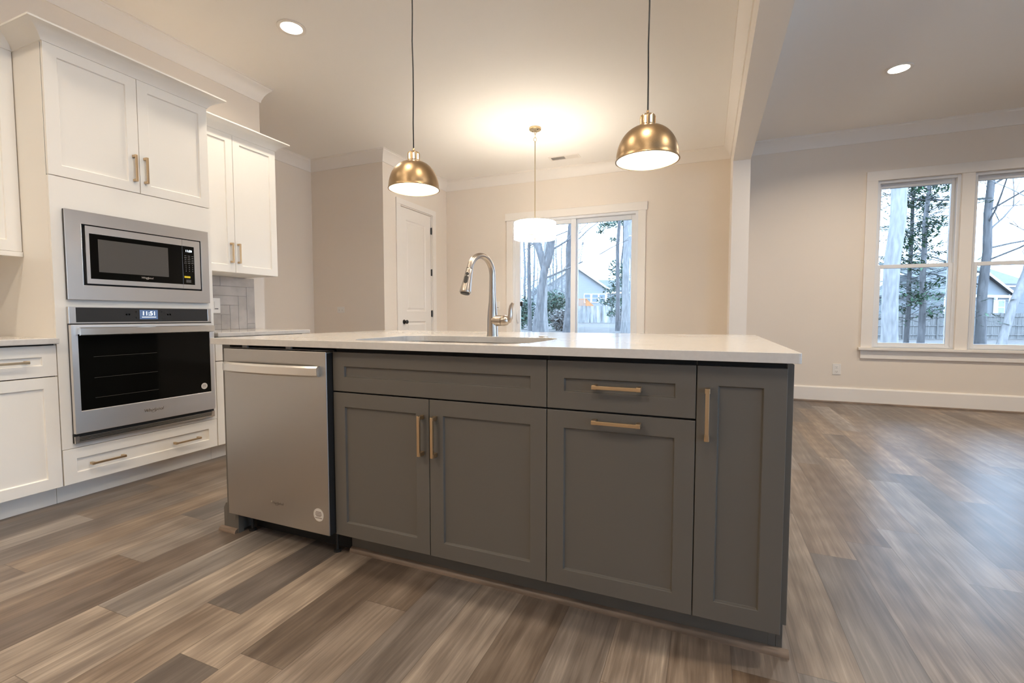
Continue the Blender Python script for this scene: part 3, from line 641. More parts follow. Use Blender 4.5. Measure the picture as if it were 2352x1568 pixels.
for k in range(4):
    for yy in (.529, .5495, .570): legend(yy-.0018, yy+.0018, 1.3265-k*.0125, 1.3300-k*.0125)
for k in range(3): legend(.527, .558, 1.219+k*.0065, 1.221+k*.0065)
build(fbox(MB(), mF, .5165, .5535, -.0013, -.0006, 1.2465, 1.258), 'energy_label', 'yellow', pn)

# ---- wall oven
OX = TX+.022; oF = run(OX)
t = thing('wall_oven', (-1.4, .3, .31), 'stainless wall oven with black glass door and lit clock', 'oven')
y0, y1 = -.084, .682
build(MB().box(MX-.6, TX-.001, -.064, .660, .327, 1.046), 'oven_box', 'black', t)
build(fbox(MB(), oF, y0+.001, y1-.001, -.0215, -.001, .372, 1.0505), 'chassis', 'black', t)
pn = build(framed(oF, y0, y1, .962, 1.0515, -.054, .657, .9685, 1.0475, .020, .0), 'control_panel', 'steel', t, bevel=.001)
build(fbox(MB(), oF, -.054, .657, -.018, -.0015, .9685, 1.0475), 'panel_glass', 'blackglass', pn)
build(fbox(MB(), oF, .250, .349, -.0016, -.0008, .983, 1.0385), 'screen', 'screen', pn)
text('11:51', 'clock_display', .0335, (OX-.0006, .300, 1.0165), FX, 'digits', pn, xs=1.05)
build(fbox(MB(), oF, .262, .338, -.0008, -.0004, .9945, .9965), 'screen_caption', 'digits', pn)
for yy in (.188, .412):
    for e in (-.010, .004): build(fbox(MB(), oF, yy+e, yy+e+.009, -.0015, -.0010, 1.006, 1.0155), 'touch_icon', 'print', pn)
for yy, zz in ((.231, 1.027), (.231, .991), (.372, 1.027), (.372, .991)): build(MB().lathe([(.0035, -.0015), (.0035, -.0010)], oF(yy, 0, zz), (1, 0, 0), 12), 'touch_icon', 'print', pn)
dr = build(framed(oF, y0, y1, .373, .955, -.055, .657, .494, .905, .022, .012), 'door', 'steel_lit', t, bevel=.002)
gl = build(fbox(MB(), oF, -.055, .657, -.008, .0095, .494, .905), 'door_glass', 'blackglass', dr)
for z in (.78, .665, .555): build(fbox(MB(), oF, .01, .33, .0094, .0097, z-.0008, z+.0008), 'rack_line', 'mwin', gl)
mb = MB(); F0 = .010
sec = []
for i in range(25):
    s = i/24; a = -.060+s*.728; d = .043+.008*(1-(2*s-1)**2)**.7
    sec.append([mb.bm.verts.new(oF(a, dd, z)) for dd, z in ((d, .898), (d+.007, .902), (d+.007, .937), (d, .941), (d-.006, .941), (d-.006, .898))])
mb.skin(sec)
for a in (-.047, .655): fbox(mb, oF, a-.010, a+.010, .010, .044, .905, .934)
build(mb, 'handle', 'steel_hi', dr, smooth=True, angle=30)
text('Whirlpool', 'badge', .026, (OX+.0126, .297, .437), FX, 'badge', dr, shear=.25); swoosh(lambda a, d, z: (OX+.012+d, a, z), .308, .436, .024, 'badge', dr)
build(MB().lathe([(.0205, 0), (.0205, .0006)], oF(.612, .0096, .537), (1, 0, 0), 28), 'sticker', 'sticker', dr)
mb = MB()
for z, h in ((.009, .010), (.004, .013), (-.001, .013), (-.007, .012)): fbox(mb, oF, .612-h, .612+h, .0102, .0105, .537+z-.001, .537+z+.001)
build(mb, 'sticker_print', 'ink', dr)
vg = MB(); fbox(vg, oF, y0, y1, -.0215, -.006, .3215, .371); vb = build(vg, 'vent_backing', 'gap', t)
mb = MB()
fbox(mb, oF, y0, y1, -.006, .004, .3205, .331); fbox(mb, oF, y0, y0+.018, -.006, .002, .331, .358); fbox(mb, oF, y1-.018, y1, -.006, .002, .331, .358)
for z in (.337, .3445, .352): fbox(mb, oF, y0+.018, y1-.018, -.004, .004, z-.0017, z+.0017)
build(mb, 'vent_grille', 'steel', t)

# ------------------------------------------------------------------ lamps
def area(name, loc, size, power, parent, col=WARM, spread=150):
    l = bpy.data.lights.new(name, 'AREA'); l.shape = 'DISK'; l.size = size; l.energy = power*LAMP; l.color = col; l.spread = math.radians(spread)
    o = bpy.data.objects.new(name, l); C.objects.link(o); o.parent = parent; o.location = Vector(loc)-root_loc(parent); return o
def point(name, loc, rad, power, parent, col=WARM):
    l = bpy.data.lights.new(name, 'POINT'); l.shadow_soft_size = rad; l.energy = power*LAMP; l.color = col
    o = bpy.data.objects.new(name, l); C.objects.link(o); o.parent = parent; o.location = Vector(loc)-root_loc(parent); return o
def can(x, y, label, power):
    t = thing('recessed_light', (x, y, H), label, 'ceiling light', 'recessed ceiling lights')
    build(MB().lathe([(.098, H-.0005), (.098, H-.006), (.092, H-.009), (.074, H-.006), (.072, H-.003), (.072, H-.0005)], (x, y, 0), n=40), 'trim_ring', 'trim', t, smooth=True)
    build(MB().lathe([(.0715, H-.0012), (.0715, H-.0045), (.06, H-.0055), (0, H-.006)], (x, y, 0), n=40), 'lens', 'lens', t, smooth=True)
    area('lamp', (x, y, H-.012), .13, power, t)
can(-.81, 1.146, 'round recessed light in the kitchen ceiling near the tall white cabinets', 8.5)
can(3.437, 3.52, 'round recessed light in the grey living room ceiling right of the beam', 21)
for x, y, lb, pw in ((-.81, -.75, 'recessed light above the left worktop, outside the picture', 3.5), (.45, .0, 'recessed light over the front edge of the island by the dishwasher, outside the picture', 9.5), (1.75, .0, 'recessed light over the front edge of the island right end, outside the picture', 11), (.15, -.8, 'added unseen recessed light over the aisle between oven and island, outside the picture', 2.5), (.3, -2.2, 'recessed light over the kitchen aisle, outside the picture', 22),  # the light between oven and island is added to brighten the left cabinets
                 (2.0, -1.75, 'recessed light behind the photographer, outside the picture', 10), (-.81, -2.7, 'recessed light at the far left of the kitchen, outside the picture', 14)):
    can(x, y, lb, pw)
for x, y, lb in ((3.6, .3, 'recessed light in the living room near the island end, outside the picture'), (5.6, 3.5, 'recessed light in the living room far right, outside the picture')): can(x, y, lb, 20)

def dome(x, y, label):
    t = thing('pendant_light', (x, y, 1.65), label, 'pendant light', 'pendants over the island')
    zr = 1.650; R_ = .128; hgt = .138
    prof = [(R_+.0025, zr), (R_, zr+.004)]+[(R_*math.cos(a)**.8 if a < 1.5 else 0, zr+.004+.0+hgt*math.sin(a)) for a in [PI/2*i/18 for i in range(1, 17)]]
    prof = [p for p in prof if p[0] > .030]+[(.030, zr+hgt+.0035)]
    build(MB().lathe(prof, (x, y, 0), n=56, cap=False), 'shade', 'dome', t, smooth=True, angle=60)
    ins = [(r_-.0025, z-.0015 if i else z) for i, (r_, z) in enumerate(prof)]
    build(MB().lathe(ins, (x, y, 0), n=56, cap=False), 'shade_lining', 'inner', t, smooth=True, angle=60)
    build(MB().lathe([(R_+.0027, zr+.0012), (R_+.0027, zr-.0012), (R_-.0027, zr-.0012), (R_-.0027, zr+.0012)], (x, y, 0), n=56, cap=False), 'rim', 'dome', t, smooth=True)
    zt = zr+hgt+.003; mb = MB()
    mb.lathe([(.033, zt-.003), (.033, zt+.006), (.031, zt+.007)], (x, y, 0), n=40); mb.lathe([(.031, zt+.036), (.030, zt+.042), (.024, zt+.047), (.006, zt+.050)], (x, y, 0), n=40)
    for k in range(8):                                      # pierced collar: eight posts between tall slots
        a = 2*PI*k/8+.2; pts = [(x+rr*math.cos(a+e), y+rr*math.sin(a+e), zt+.006) for rr, e in ((.0312, -.27), (.0316, 0), (.0312, .27), (.0275, .27), (.0275, -.27))]
        mb.prism(pts, (0, 0, .032))
    build(mb, 'collar', 'socket', t, smooth=True, angle=40)
    build(MB().lathe([(.026, zt+.004), (.026, zt+.037)], (x, y, 0), n=24), 'glow_tube', 'lens', t, smooth=True)  # glowing tube standing in for bulb light leaking through the collar slots
    build(MB().lathe([(.006, zt+.049), (.0055, zt+.064), (.0035, zt+.066)], (x, y, 0), n=16), 'cord_grip', 'socket', t, smooth=True)
    rg = random.Random(int(x*100)); n = 9; pts = [(x+(rg.uniform(-.002, .002) if 0 < i < n else 0), y, zt+.064+(H-.02-zt-.064)*i/n) for i in range(n+1)]
    build(MB().tube(pts, .0032, 8), 'cord', 'cord', t, smooth=True)
    build(MB().lathe([(.058, H-.0005), (.058, H-.018), (.052, H-.024), (.008, H-.026)], (x, y, 0), n=32), 'canopy', 'dome', t, smooth=True)
    build(MB().lathe([(.008, zt-.004), (.013, zt-.02), (.026, zt-.048), (.030, zt-.062), (.026, zt-.08), (.012, zt-.09), (0, zt-.092)], (x, y, 0), n=20), 'bulb', 'bulb', t, smooth=True)
    point('lamp', (x, y, zt-.105), .02, 1.6, t)
dome(.592, .6, 'brass dome pendant hanging over the sink end of the island')
dome(1.750, .6, 'brass dome pendant hanging over the right end of the island')
# ---- drum pendant in the dining area
x, y = .199, 3.517
t = thing('drum_pendant', (x, y, 1.855), 'white drum shade pendant on a thin gold rod before the sliding door', 'pendant light')
build(MB().lathe([(.066, H-.0005), (.066, H-.020), (.060, H-.026), (.012, H-.028)], (x, y, 0), n=36), 'canopy', 'champagne', t, smooth=True)
for a in (2.6, -.5): build(MB().lathe([(.006, 0), (.006, -.004)], (x+.042*math.cos(a), y+.042*math.sin(a), H-.0265), n=10), 'canopy_screw', 'black', t)
def link(cz, rot, h=.026, r=.012):
    mb = MB(); pts = []
    for i in range(20):
        a = 2*PI*i/20; u = r*math.cos(a); v = h*math.sin(a); pts.append((x+u*math.cos(rot), y+u*math.sin(rot), cz+v))
    return mb.tube(pts, .0028, 8, closed=True)
for i, (cz, rot, h_, r_) in enumerate(((H-.047, .4, .023, .010), (H-.086, 1.9, .024, .011), (H-.124, .4, .020, .016))): build(link(cz, rot, h_, r_), 'chain_link', 'champagne', t, smooth=True)
build(MB().lathe([(.007, H-.148), (.007, H-.160), (.0055, H-.162), (.0055, 1.99)], (x, y, 0), n=14), 'rod', 'champagne', t, smooth=True)
zb, zt, R_ = 1.862, 2.042, .232
build(MB().lathe([(R_, zb), (R_, zt)], (x, y, 0), n=64, cap=False), 'drum_shade', 'shade', t, smooth=True)
build(MB().lathe([(R_-.004, zt), (R_-.004, zb)], (x, y, 0), n=64, cap=False), 'shade_lining', 'inner', t, smooth=True)
build(MB().lathe([(R_-.006, zb+.014), (0, zb+.012)], (x, y, 0), n=64), 'diffuser', 'shade', t, smooth=True)
build(MB().lathe([(R_+.0015, zb+.006), (R_+.006, zb+.006), (R_+.006, zb+.014), (R_+.0015, zb+.014)], (x, y, 0), n=64, cap=False), 'trim_band', 'champagne', t, smooth=True)
mb = MB()
for a in (0, 2*PI/3, 4*PI/3): mb.tube([(x, y, zt-.03), (x+(R_-.003)*math.cos(a), y+(R_-.003)*math.sin(a), zt-.012)], .0025, 6)
build(mb, 'spider', 'champagne', t)
build(MB().lathe([(.012, zb+.013), (.012, zb+.004), (.007, zb), (.005, zb-.008), (0, zb-.010)], (x, y, 0), n=18), 'finial', 'champagne', t, smooth=True)
point('lamp', (x+.02, y, 1.95), .05, 3, t)

# ------------------------------------------------------------------ outlets, switches, vent
def outlet(F, a, z, wd, ht, name, label, cat, parts, loc):
    t = thing(name, loc, label, cat)
    build(fbox(MB(), F, a-wd/2, a+wd/2, .0005, .006, z-ht/2, z+ht/2), 'cover_plate', 'plastic', t, bevel=.002)
    for da, dz, pw, ph, kind in parts:
        p = build(fbox(MB(), F, a+da-pw/2, a+da+pw/2, .006, .0085, z+dz-ph/2, z+dz+ph/2), 'receptacle' if kind == 'r' else 'rocker', 'plastic', t, bevel=.001)
        if kind == 'r':
            mb = MB(); h = ph > pw*.7
            for e in (-1, 1): 
                if wd > ht: fbox(mb, F, a+da-.004, a+da+.004, .0083, .0088, z+dz+e*.006-.001, z+dz+e*.006+.001)
                else: fbox(mb, F, a+da+e*.007-.0012, a+da+e*.007+.0012, .0083, .0088, z+dz-.003, z+dz+.006)
            fbox(mb, F, a+da-.0025, a+da+.0025, .0083, .0088, z+dz-.013, z+dz-.009); build(mb, 'slot', 'slot', p)
        else: build(fbox(MB(), F, a+da-pw/2+.002, a+da+pw/2-.002, .0083, .0092, z+dz-ph/2+.004, z+dz-ph/2+.010), 'rocker_edge', 'slot', p)
    return t
bF = lambda a, d, z: (a, YB-d, z)
outlet(bF, 3.394, .388, .082, .125, 'wall_outlet', 'white upright duplex outlet low on the wall beside the twin window', 'outlet', [(0, .026, .036, .036, 'r'), (0, -.026, .036, .036, 'r')], (3.394, YB, .388))
outlet(bF, -.945, 1.16, .118, .122, 'light_switch', 'white double switch on the far wall left of the sliding door', 'light switch', [(-.024, 0, .034, .068, 's'), (.024, 0, .034, .068, 's')], (-.945, YB, 1.16))
outlet(lambda a, d, z: (a, YP-d, z), -2.505, 1.087, .122, .08, 'wall_outlet', 'white sideways outlet on the beige recess wall above the island', 'outlet', [(-.026, 0, .034, .034, 'r'), (.026, 0, .034, .034, 'r')], (-2.505, YP, 1.087))
outlet(run(XW+.0108), 1.178, 1.090, .118, .126, 'light_switch', 'white double switch on the grey herringbone tile', 'light switch', [(-.024, 0, .034, .068, 's'), (.024, 0, .034, .068, 's')], (XW, 1.178, 1.09))
vx, vy = .232, 4.56
t = thing('ceiling_vent', (vx, vy, H), 'long white ceiling vent with dark louvres above the dining area', 'vent')
mb = MB(); mb.box(vx-.20, vx+.20, vy-.075, vy-.055, H-.007, H-.0005); mb.box(vx-.20, vx+.20, vy+.055, vy+.075, H-.007, H-.0005); mb.box(vx-.20, vx-.18, vy-.055, vy+.055, H-.007, H-.0005); mb.box(vx+.18, vx+.20, vy-.055, vy+.055, H-.007, H-.0005)
build(mb, 'vent_frame', 'trim', t, bevel=.002); build(MB().box(vx-.18, vx+.18, vy-.055, vy+.055, H-.0015, H-.0005), 'duct_opening', 'gap', t)
mb = MB()
for i in range(26):
    xx = vx-.175+i*.014; s = .007 if xx < vx else -.007
    mb.prism([(xx-s*.9, vy-.055, H-.0018), (xx-s*.9+.001, vy-.055, H-.0018), (xx+s*.5+.001, vy-.055, H-.0075), (xx+s*.5, vy-.055, H-.0075)], (0, .11, 0))
build(mb, 'louvres', 'trim', t)

# ------------------------------------------------------------------ outdoors
FW = Vector((-math.sin(YAW)*math.cos(PITCH), math.cos(YAW)*math.cos(PITCH), math.sin(PITCH))); RT = Vector((math.cos(YAW), math.sin(YAW), 0)); UP = RT.cross(FW)
def ray(u, v, dist):
    return CAM+FW*dist+RT*((u-1176)/FPX*dist)-UP*((v-784)/FPX*dist)
def gz(x, y):
    s = min(1, max(0, (x+2)/13)); return .28-.88*s*s*(3-2*s)
mb = MB(); nx, ny = 36, 26; G = [[mb.bm.verts.new((-70+150*i/nx, YB+T+.02+115*j/ny, gz(-70+150*i/nx, 0)+(.0 if j else 0))) for j in range(ny+1)] for i in range(nx+1)]
for i in range(nx):
    for j in range(ny): mb.bm.faces.new((G[i][j], G[i+1][j], G[i+1][j+1], G[i][j+1]))
struct('ground', mb, 'litter', smooth=True)
def base(u, dist): p = ray(u, 740, dist); return Vector((p.x, p.y, gz(p.x, p.y)-.05))
def grow(mb, p, d, ln, r, lev, rg, n=6, spread=.6, up=.15, kids=(2, 4)):
    pts = [p]; q = Vector(p); d = Vector(d).normalized(); k = 4
    for i in range(k):
        d = (d+Vector((rg.uniform(-.16, .16), rg.uniform(-.16, .16), rg.uniform(-.08, .12)))).normalized(); q = q+d*ln/k; pts.append(q.copy())
    mb.tube(pts, [r*(1-.55*i/k) for i in range(k+1)], max(3, n))
    if lev <= 0: return
    for c in range(rg.randint(*kids)):
        s = rg.uniform(.35, 1.0); i = min(k-1, int(s*k)); b = pts[i].lerp(pts[i+1], s*k-i)
        nd = (d+Vector((rg.uniform(-1, 1), rg.uniform(-1, 1), rg.uniform(-.2, .6)+up))*spread*1.3).normalized()
        grow(mb, b, nd, ln*rg.uniform(.45, .72), r*rg.uniform(.35, .55), lev-1, rg, max(3, n-1), spread, up, kids)
def straight_trunk(mb, b, top, r0, r1, rg, k=9, n=10, wob=.06):
    pts = [b.lerp(top, i/k)+(Vector((rg.uniform(-wob, wob), rg.uniform(-wob, wob), 0)) if 0 < i < k else Vector()) for i in range(k+1)]
    mb.tube(pts, [(r0*1.25 if i == 0 else r0+(r1-r0)*i/k) for i in range(k+1)], n); return pts
def leaves(mb, c, rx, rz, n, size, rg, flat=.5):
    for i in range(n):
        v = Vector((rg.gauss(0, 1), rg.gauss(0, 1), rg.gauss(0, 1))).normalized()*rg.random()**.45
        p = c+Vector((v.x*rx, v.y*rx, v.z*rz)); a = Vector((rg.uniform(-1, 1), rg.uniform(-1, 1), rg.uniform(-flat, flat))).normalized(); b = a.orthogonal().normalized()
        b = (b*math.cos(i)+a.cross(b)*math.sin(i)); s = size*rg.uniform(.6, 1.4)
        mb.poly([p-a*s, p+b*s*.35, p+a*s, p-b*s*.35])
def tree(name, b, h, r0, label, cat='tree', m='bark', seed=1, lean=(0, 0), nb=9, lev=2, r1=None, bl=.3, lo=.3, group=None):
    rg = random.Random(seed); t = thing(name, b, label, cat, group)
    mb = MB(); pts = straight_trunk(mb, b, b+Vector((lean[0], lean[1], h)), r0, r1 or r0*.35, rg); build(mb, 'trunk', m, t, smooth=True)
    mb = MB()
    for i in range(nb):
        s = lo+(1-lo)*(i+.5)/nb; k = s*(len(pts)-1); j = min(int(k), len(pts)-2); p = pts[j].lerp(pts[j+1], k-j); a = rg.uniform(0, 2*PI)
        grow(mb, p, (math.cos(a), math.sin(a), rg.uniform(.1, .8)), h*bl*rg.uniform(.6, 1.1)*(1.15-s*.6), r0*rg.uniform(.16, .30), lev, rg)
    if nb: build(mb, 'branches', m, t)
    return t, pts, rg
# big forked tree
b = base(1237, 19); rg = random.Random(11)
t = thing('forked_tree', b, 'big grey forked tree seen through the left pane of the sliding door', 'tree')
k = 19/FPX; P = lambda u, v, dd=0: ray(u, v, 19+dd)
mb = MB(); mb.tube([b, P(1236, 735), P(1240, 705), P(1243, 665), P(1248, 635), P(1251, 618)], [.27, .215, .17, .155, .155, .17], 12)
mb.tube([P(1251, 620), P(1245, 598), P(1238, 570), P(1228, 545, .4), P(1222, 500, .8), P(1216, 400, 1.5), P(1208, 260, 2)], [.15, .14, .15, .16, .13, .10, .06], 10)
mb.tube([P(1250, 618), P(1258, 600), P(1264, 575), P(1268, 545), P(1270, 480, -.5), P(1276, 380, -1), P(1280, 240, -1)], [.16, .17, .15, .14, .12, .09, .05], 10)
build(mb, 'trunk', 'bark', t, smooth=True)
mb = MB()
for u, v in ((1238, 570), (1264, 575), (1222, 500), (1270, 480), (1216, 420), (1276, 390), (1250, 640)):
    a = rg.uniform(0, 6.28); grow(mb, P(u, v), (math.cos(a), math.sin(a), .5), rg.uniform(1.2, 2.6), .045, 3, rg)
build(mb, 'branches', 'bark', t)
tree('bare_tree', base(1253, 22), 10, .13, 'slender pale trunk close beside the big forked tree', m='pale_bark', seed=4, nb=6, r1=.07)
tree('bare_tree', base(1302, 20), 11, .16, 'leaning grey tree just left of the sliding door centre stile', seed=6, nb=8, lean=(.35, .1))
tree('bare_tree', base(1217, 23), 12, .10, 'straight thin grey trunk near the left edge of the sliding door', seed=8, nb=7)
tree('pine_tree', base(1419, 24), 13, .11, 'thin straight pine nearest the middle of the right door pane', seed=9, nb=5, lo=.5, m='bark')
tree('pine_tree', base(1436, 22), 13, .17, 'thick grey pine second from the right edge of the door', seed=10, nb=4, lo=.6, m='pale_bark', r1=.12)
tree('pine_tree', base(1453, 20), 13, .15, 'thick grey pine at the right edge of the sliding door', seed=12, nb=4, lo=.6, m='pale_bark', r1=.11)
# holly with dark leaves in the right pane
b = base(1428, 28); rg = random.Random(5)
t = thing('holly_tree', b, 'leafy dark evergreen among the pines in the right door pane', 'tree')
mb = MB(); straight_trunk(mb, b, b+Vector((0, 0, 9)), .09, .03, rg); build(mb, 'trunk', 'bark', t, smooth=True)
mb = MB()
for u, v, rx, rz, n in ((1392, 517, .55, .25, 170), (1410, 510, .7, .3, 190), (1380, 530, .3, .2, 60), (1432, 505, .6, .5, 150), (1412, 550, .4, .12, 50), (1415, 615, .55, .5, 200), (1425, 640, .75, .6, 280), (1405, 665, .6, .3, 130), (1400, 690, .8, .35, 200), (1425, 695, .8, .6, 260), (1442, 660, .6, 1.0, 200), (1415, 720, .6, .25, 110)):
    leaves(mb, ray(u, v, 28+rg.uniform(-.6, .6)), rx, rz, n, .10, rg)
build(mb, 'foliage', 'leaf_far', t)
# hazy thicket of thin trees on the left
tt, _, _ = tree('thicket_tree', base(1205, 32), 8.5, .11, 'thin bare tree in the hazy thicket behind the rail fence', m='twig', seed=21, nb=26, lev=3, bl=.17, lo=.06, group='thicket behind the rail fence')
tt2, _, _ = tree('thicket_tree', base(1226, 36), 8, .10, 'thin bare tree in the hazy thicket behind the rail fence', m='twig', seed=22, nb=26, lev=3, bl=.18, lo=.05, group='thicket behind the rail fence')
rg = random.Random(30)
for i, (u_, d_) in enumerate(((1190, 39), (1243, 41), (1270, 37), (1290, 42), (1212, 45), (1190, 49), (1234, 50), (1262, 47), (1277, 45), (1212, 56), (1300, 40))):
    src = (tt, tt2)[i % 2]; o = src.copy(); C.objects.link(o); o.location = base(u_, d_); o.rotation_euler = (0, 0, rg.uniform(0, 6.28)); o.scale = [rg.uniform(.8, 1.0)]*3
    for ch in src.children: c2 = ch.copy(); C.objects.link(c2); c2.parent = o
# evergreen bushes low in the left pane
for i, (u, v, dd, rx, rz, lb) in enumerate(((1200, 707, 26, .8, .8, 'dark evergreen bush at the left edge of the sliding door view'), (1274, 692, 26, .75, .65, 'dark evergreen bush between the forked tree and the leaning tree'), (1291, 727, 23, .6, .4, 'low brownish bush in front of the rail fence end'))):
    rg = random.Random(40+i); c_ = ray(u, v, dd); b = Vector((c_.x, c_.y, gz(c_.x, c_.y)-.02)); t = thing('evergreen_bush', b, lb, 'bush')
    mb = MB(); mb.tube([b, Vector((b.x, b.y, c_.z))], .03, 6); build(mb, 'stem', 'bark', t)
    mb = MB(); leaves(mb, c_, rx, rz, 700, .11, rg); leaves(mb, Vector((c_.x, c_.y, (c_.z+b.z)/2)), rx*.9, max(.3, (c_.z-b.z)*.5), 500, .11, rg); build(mb, 'foliage', 'leaf_far' if i < 2 else 'fence_b', t)

def board_fence(name, A, B, h, label, m, board=.14, rails=(.25, .9, 1.5), post=2.4, front_rail=False):
    A, B = Vector(A), Vector(B); d = (B-A); d.z = 0; ln = d.length; d.normalize(); nrm = Vector((d.y, -d.x, 0)); t = thing(name, A, label, 'fence')
    if nrm.dot(CAM-A) < 0: nrm = -nrm
    rg = random.Random(7)
    def slab(mb, s0, s1, o0, o1, z0, z1):
        q = [A+d*s0+nrm*o0, A+d*s1+nrm*o0, A+d*s1+nrm*o1, A+d*s0+nrm*o1]; mb.prism([Vector((p.x, p.y, z0)) for p in q], (0, 0, z1-z0))
    mb = MB(); s = 0
    while s < ln:
        z = gz(*(A+d*s).xy); slab(mb, s+.006, s+board-.006, 0, .02, z+.03, z+h+rg.uniform(-.02, .02)); s += board
    build(mb, 'board_panel', m, t)
    for rz in rails:
        mb = MB(); n = 8
        for i in range(n):
            z = gz(*(A+d*(ln*(i+.5)/n)).xy); slab(mb, ln*i/n, ln*(i+1)/n, .02 if front_rail else -.045, .065 if front_rail else 0, z+rz-.045, z+rz+.045)
        build(mb, 'rail', m, t)
    s = .1
    while s < ln:
        z = gz(*(A+d*s).xy); mb = MB(); slab(mb, s, s+.1, -.13 if not front_rail else .0201, -.045 if not front_rail else .11, z-.05, z+h-.05); build(mb, 'post', m, t); s += post
board_fence('board_fence', ray(1286, 740, 52), ray(1462, 740, 50), 1.85, 'pale weathered board fence beyond the right pane of the sliding door', 'fence_w')
board_fence('privacy_fence', ray(1990, 740, 33), ray(2440, 740, 33), 1.82, 'grey board fence with horizontal rails seen through the twin window', 'fence_b', rails=(.3, .95, 1.6), front_rail=True)
# rail fence
A, B = base(1188, 30), base(1285, 33); d = B-A; t = thing('rail_fence', A, 'pale open rail fence low in the left pane of the sliding door', 'fence')
for i in range(7):
    p = A.lerp(B, i/6); build(MB().box(p.x-.07, p.x+.07, p.y-.07, p.y+.07, p.z-.05, p.z+1.15), 'post', 'fence_w', t)
for z in (.35, .70, 1.02):
    mb = MB(); mb.tube([A+Vector((0, 0, z)), B+Vector((0, 0, z))], .065, 6); build(mb, 'rail', 'fence_w', t)

def local(o, yaw):
    c, s = math.cos(yaw), math.sin(yaw); o = Vector(o)
    return lambda x, y, z: o+Vector((c*x-s*y, s*x+c*y, z))
def lbox(mb, Lf, x0, x1, y0, y1, z0, z1): mb.prism([Lf(x0, y0, z0), Lf(x1, y0, z0), Lf(x1, y1, z0), Lf(x0, y1, z0)], (0, 0, z1-z0)); return mb
def gable_house(name, o, yaw, hw, eave, ridge, depth, label, wall, wins, extra=None, over=.4):
    Lf = local(o, yaw); t = thing(name, o, label, 'house')
    build(MB().prism([Lf(-hw, 0, 0), Lf(hw, 0, 0), Lf(hw, 0, eave), Lf(0, 0, ridge), Lf(-hw, 0, eave)], Lf(0, depth, 0)-Lf(0, 0, 0)), 'wall', wall, t)
    sl = (ridge-eave)/hw; mb = MB()
    for s in (-1, 1):
        x1 = s*(hw+over); ze = eave-sl*over; mb.prism([Lf(0, -over, ridge+.02), Lf(x1, -over, ze+.02), Lf(x1, -over, ze+.18), Lf(0, -over, ridge+.18)], Lf(0, depth+2*over, 0)-Lf(0, 0, 0))
    build(mb, 'roof', 'roof', t)
    mb = MB()
    for s in (-1, 1):
        x1 = s*(hw+over); ze = eave-sl*over; mb.prism([Lf(0, -over-.03, ridge-.10), Lf(x1, -over-.03, ze-.10), Lf(x1, -over-.03, ze+.16), Lf(0, -over-.03, ridge+.16)], Lf(0, .03, 0)-Lf(0, 0, 0))
    for s in (-1, 1): lbox(mb, Lf, s*hw-.08, s*hw+.08, -.04, .0, 0, eave)
    build(mb, 'rake_trim', 'vinyl', t)
    for x, z, w_, h_ in wins:
        mb = MB(); lbox(mb, Lf, x-w_/2-.09, x+w_/2+.09, -.05, -.001, z-.09, z+h_+.09); wd = build(mb, 'window', 'vinyl', t)
        build(lbox(MB(), Lf, x-w_/2, x+w_/2, -.06, -.05, z, z+h_*.48).bm and (lambda m_: (lbox(m_, Lf, x-w_/2, x+w_/2, -.06, -.05, z, z+h_*.48), lbox(m_, Lf, x-w_/2, x+w_/2, -.06, -.05, z+h_*.53, z+h_), m_)[-1])(MB()), 'pane', 'pane_far', wd)
    return t, Lf
o = ray(1318, 740, 60); o.z = .2
t, Lf = gable_house('pale_house', o, YAW+.12, 4.3, 4.35, 7.15, 9, 'pale house with a gable and orange deck beyond the sliding door', 'siding', [(x, 2.65, .75, .95) for x in (1.75, 2.75, 3.7)])
mb = MB(); lbox(mb, Lf, 1.5, 9, 3, 8, 0, 3.9); build(mb, 'side_wing', 'siding', t)
build(MB().prism([Lf(4.4, 2.4, 4.1), Lf(9.4, 2.4, 4.1), Lf(9.4, 5.5, 5.7), Lf(4.4, 5.5, 5.7)], (0, 0, .2)), 'wing_roof', 'roof', t)
dk = MB(); lbox(dk, Lf, -2.4, .9, -2.6, -.1, 1.75, 1.95)
for i in range(24): lbox(dk, Lf, -2.4+i*.14, -2.35+i*.14, -2.6, -2.55, 1.95, 2.85)
lbox(dk, Lf, -2.4, .9, -2.62, -2.52, 2.85, 2.95)
for x in (-2.4, -.8, .8): lbox(dk, Lf, x, x+.12, -2.62, -2.5, 0, 2.95)
for k_ in range(9): lbox(dk, Lf, .9+k_*.22, 1.12+k_*.22, -2.6, -1.7, 1.75-k_*.2, 1.95-k_*.2)
dk.prism([Lf(.9, -2.62, 2.8), Lf(2.8, -2.62, 1.1), Lf(2.8, -2.62, 1.2), Lf(.9, -2.62, 2.95)], Lf(0, .08, 0)-Lf(0, 0, 0)); dk.prism([Lf(.9, -2.62, 1.75), Lf(2.8, -2.62, .1), Lf(2.8, -2.62, 1.1), Lf(.9, -2.62, 2.85)], Lf(0, .03, 0)-Lf(0, 0, 0))
build(dk, 'deck', 'cedar', t)
o = ray(2243, 740, 46); o.z = -.65
t, Lf = gable_house('grey_house', o, YAW+.28, 4.6, 3.9, 6.1, 7, 'grey house with white gable trim behind the board fence', 'siding_far', [(-3.3, 1.6, 1.3, 1.7), (-1.2, 1.7, .9, 1.5), (3.4, 1.9, .9, 1.3)])
mb = MB()
for x in (-2.3, .4, 2.3): lbox(mb, Lf, x-.1, x+.1, -.25, -.05, 0, 3.6)
lbox(mb, Lf, -4.6, 4.6, -.22, -.06, 3.5, 3.75); build(mb, 'porch_trim', 'vinyl', t)
mb = MB(); lbox(mb, Lf, -2.5, 14, 3, 12, 0, 4.9); build(mb, 'rear_wing', 'siding_far', t)
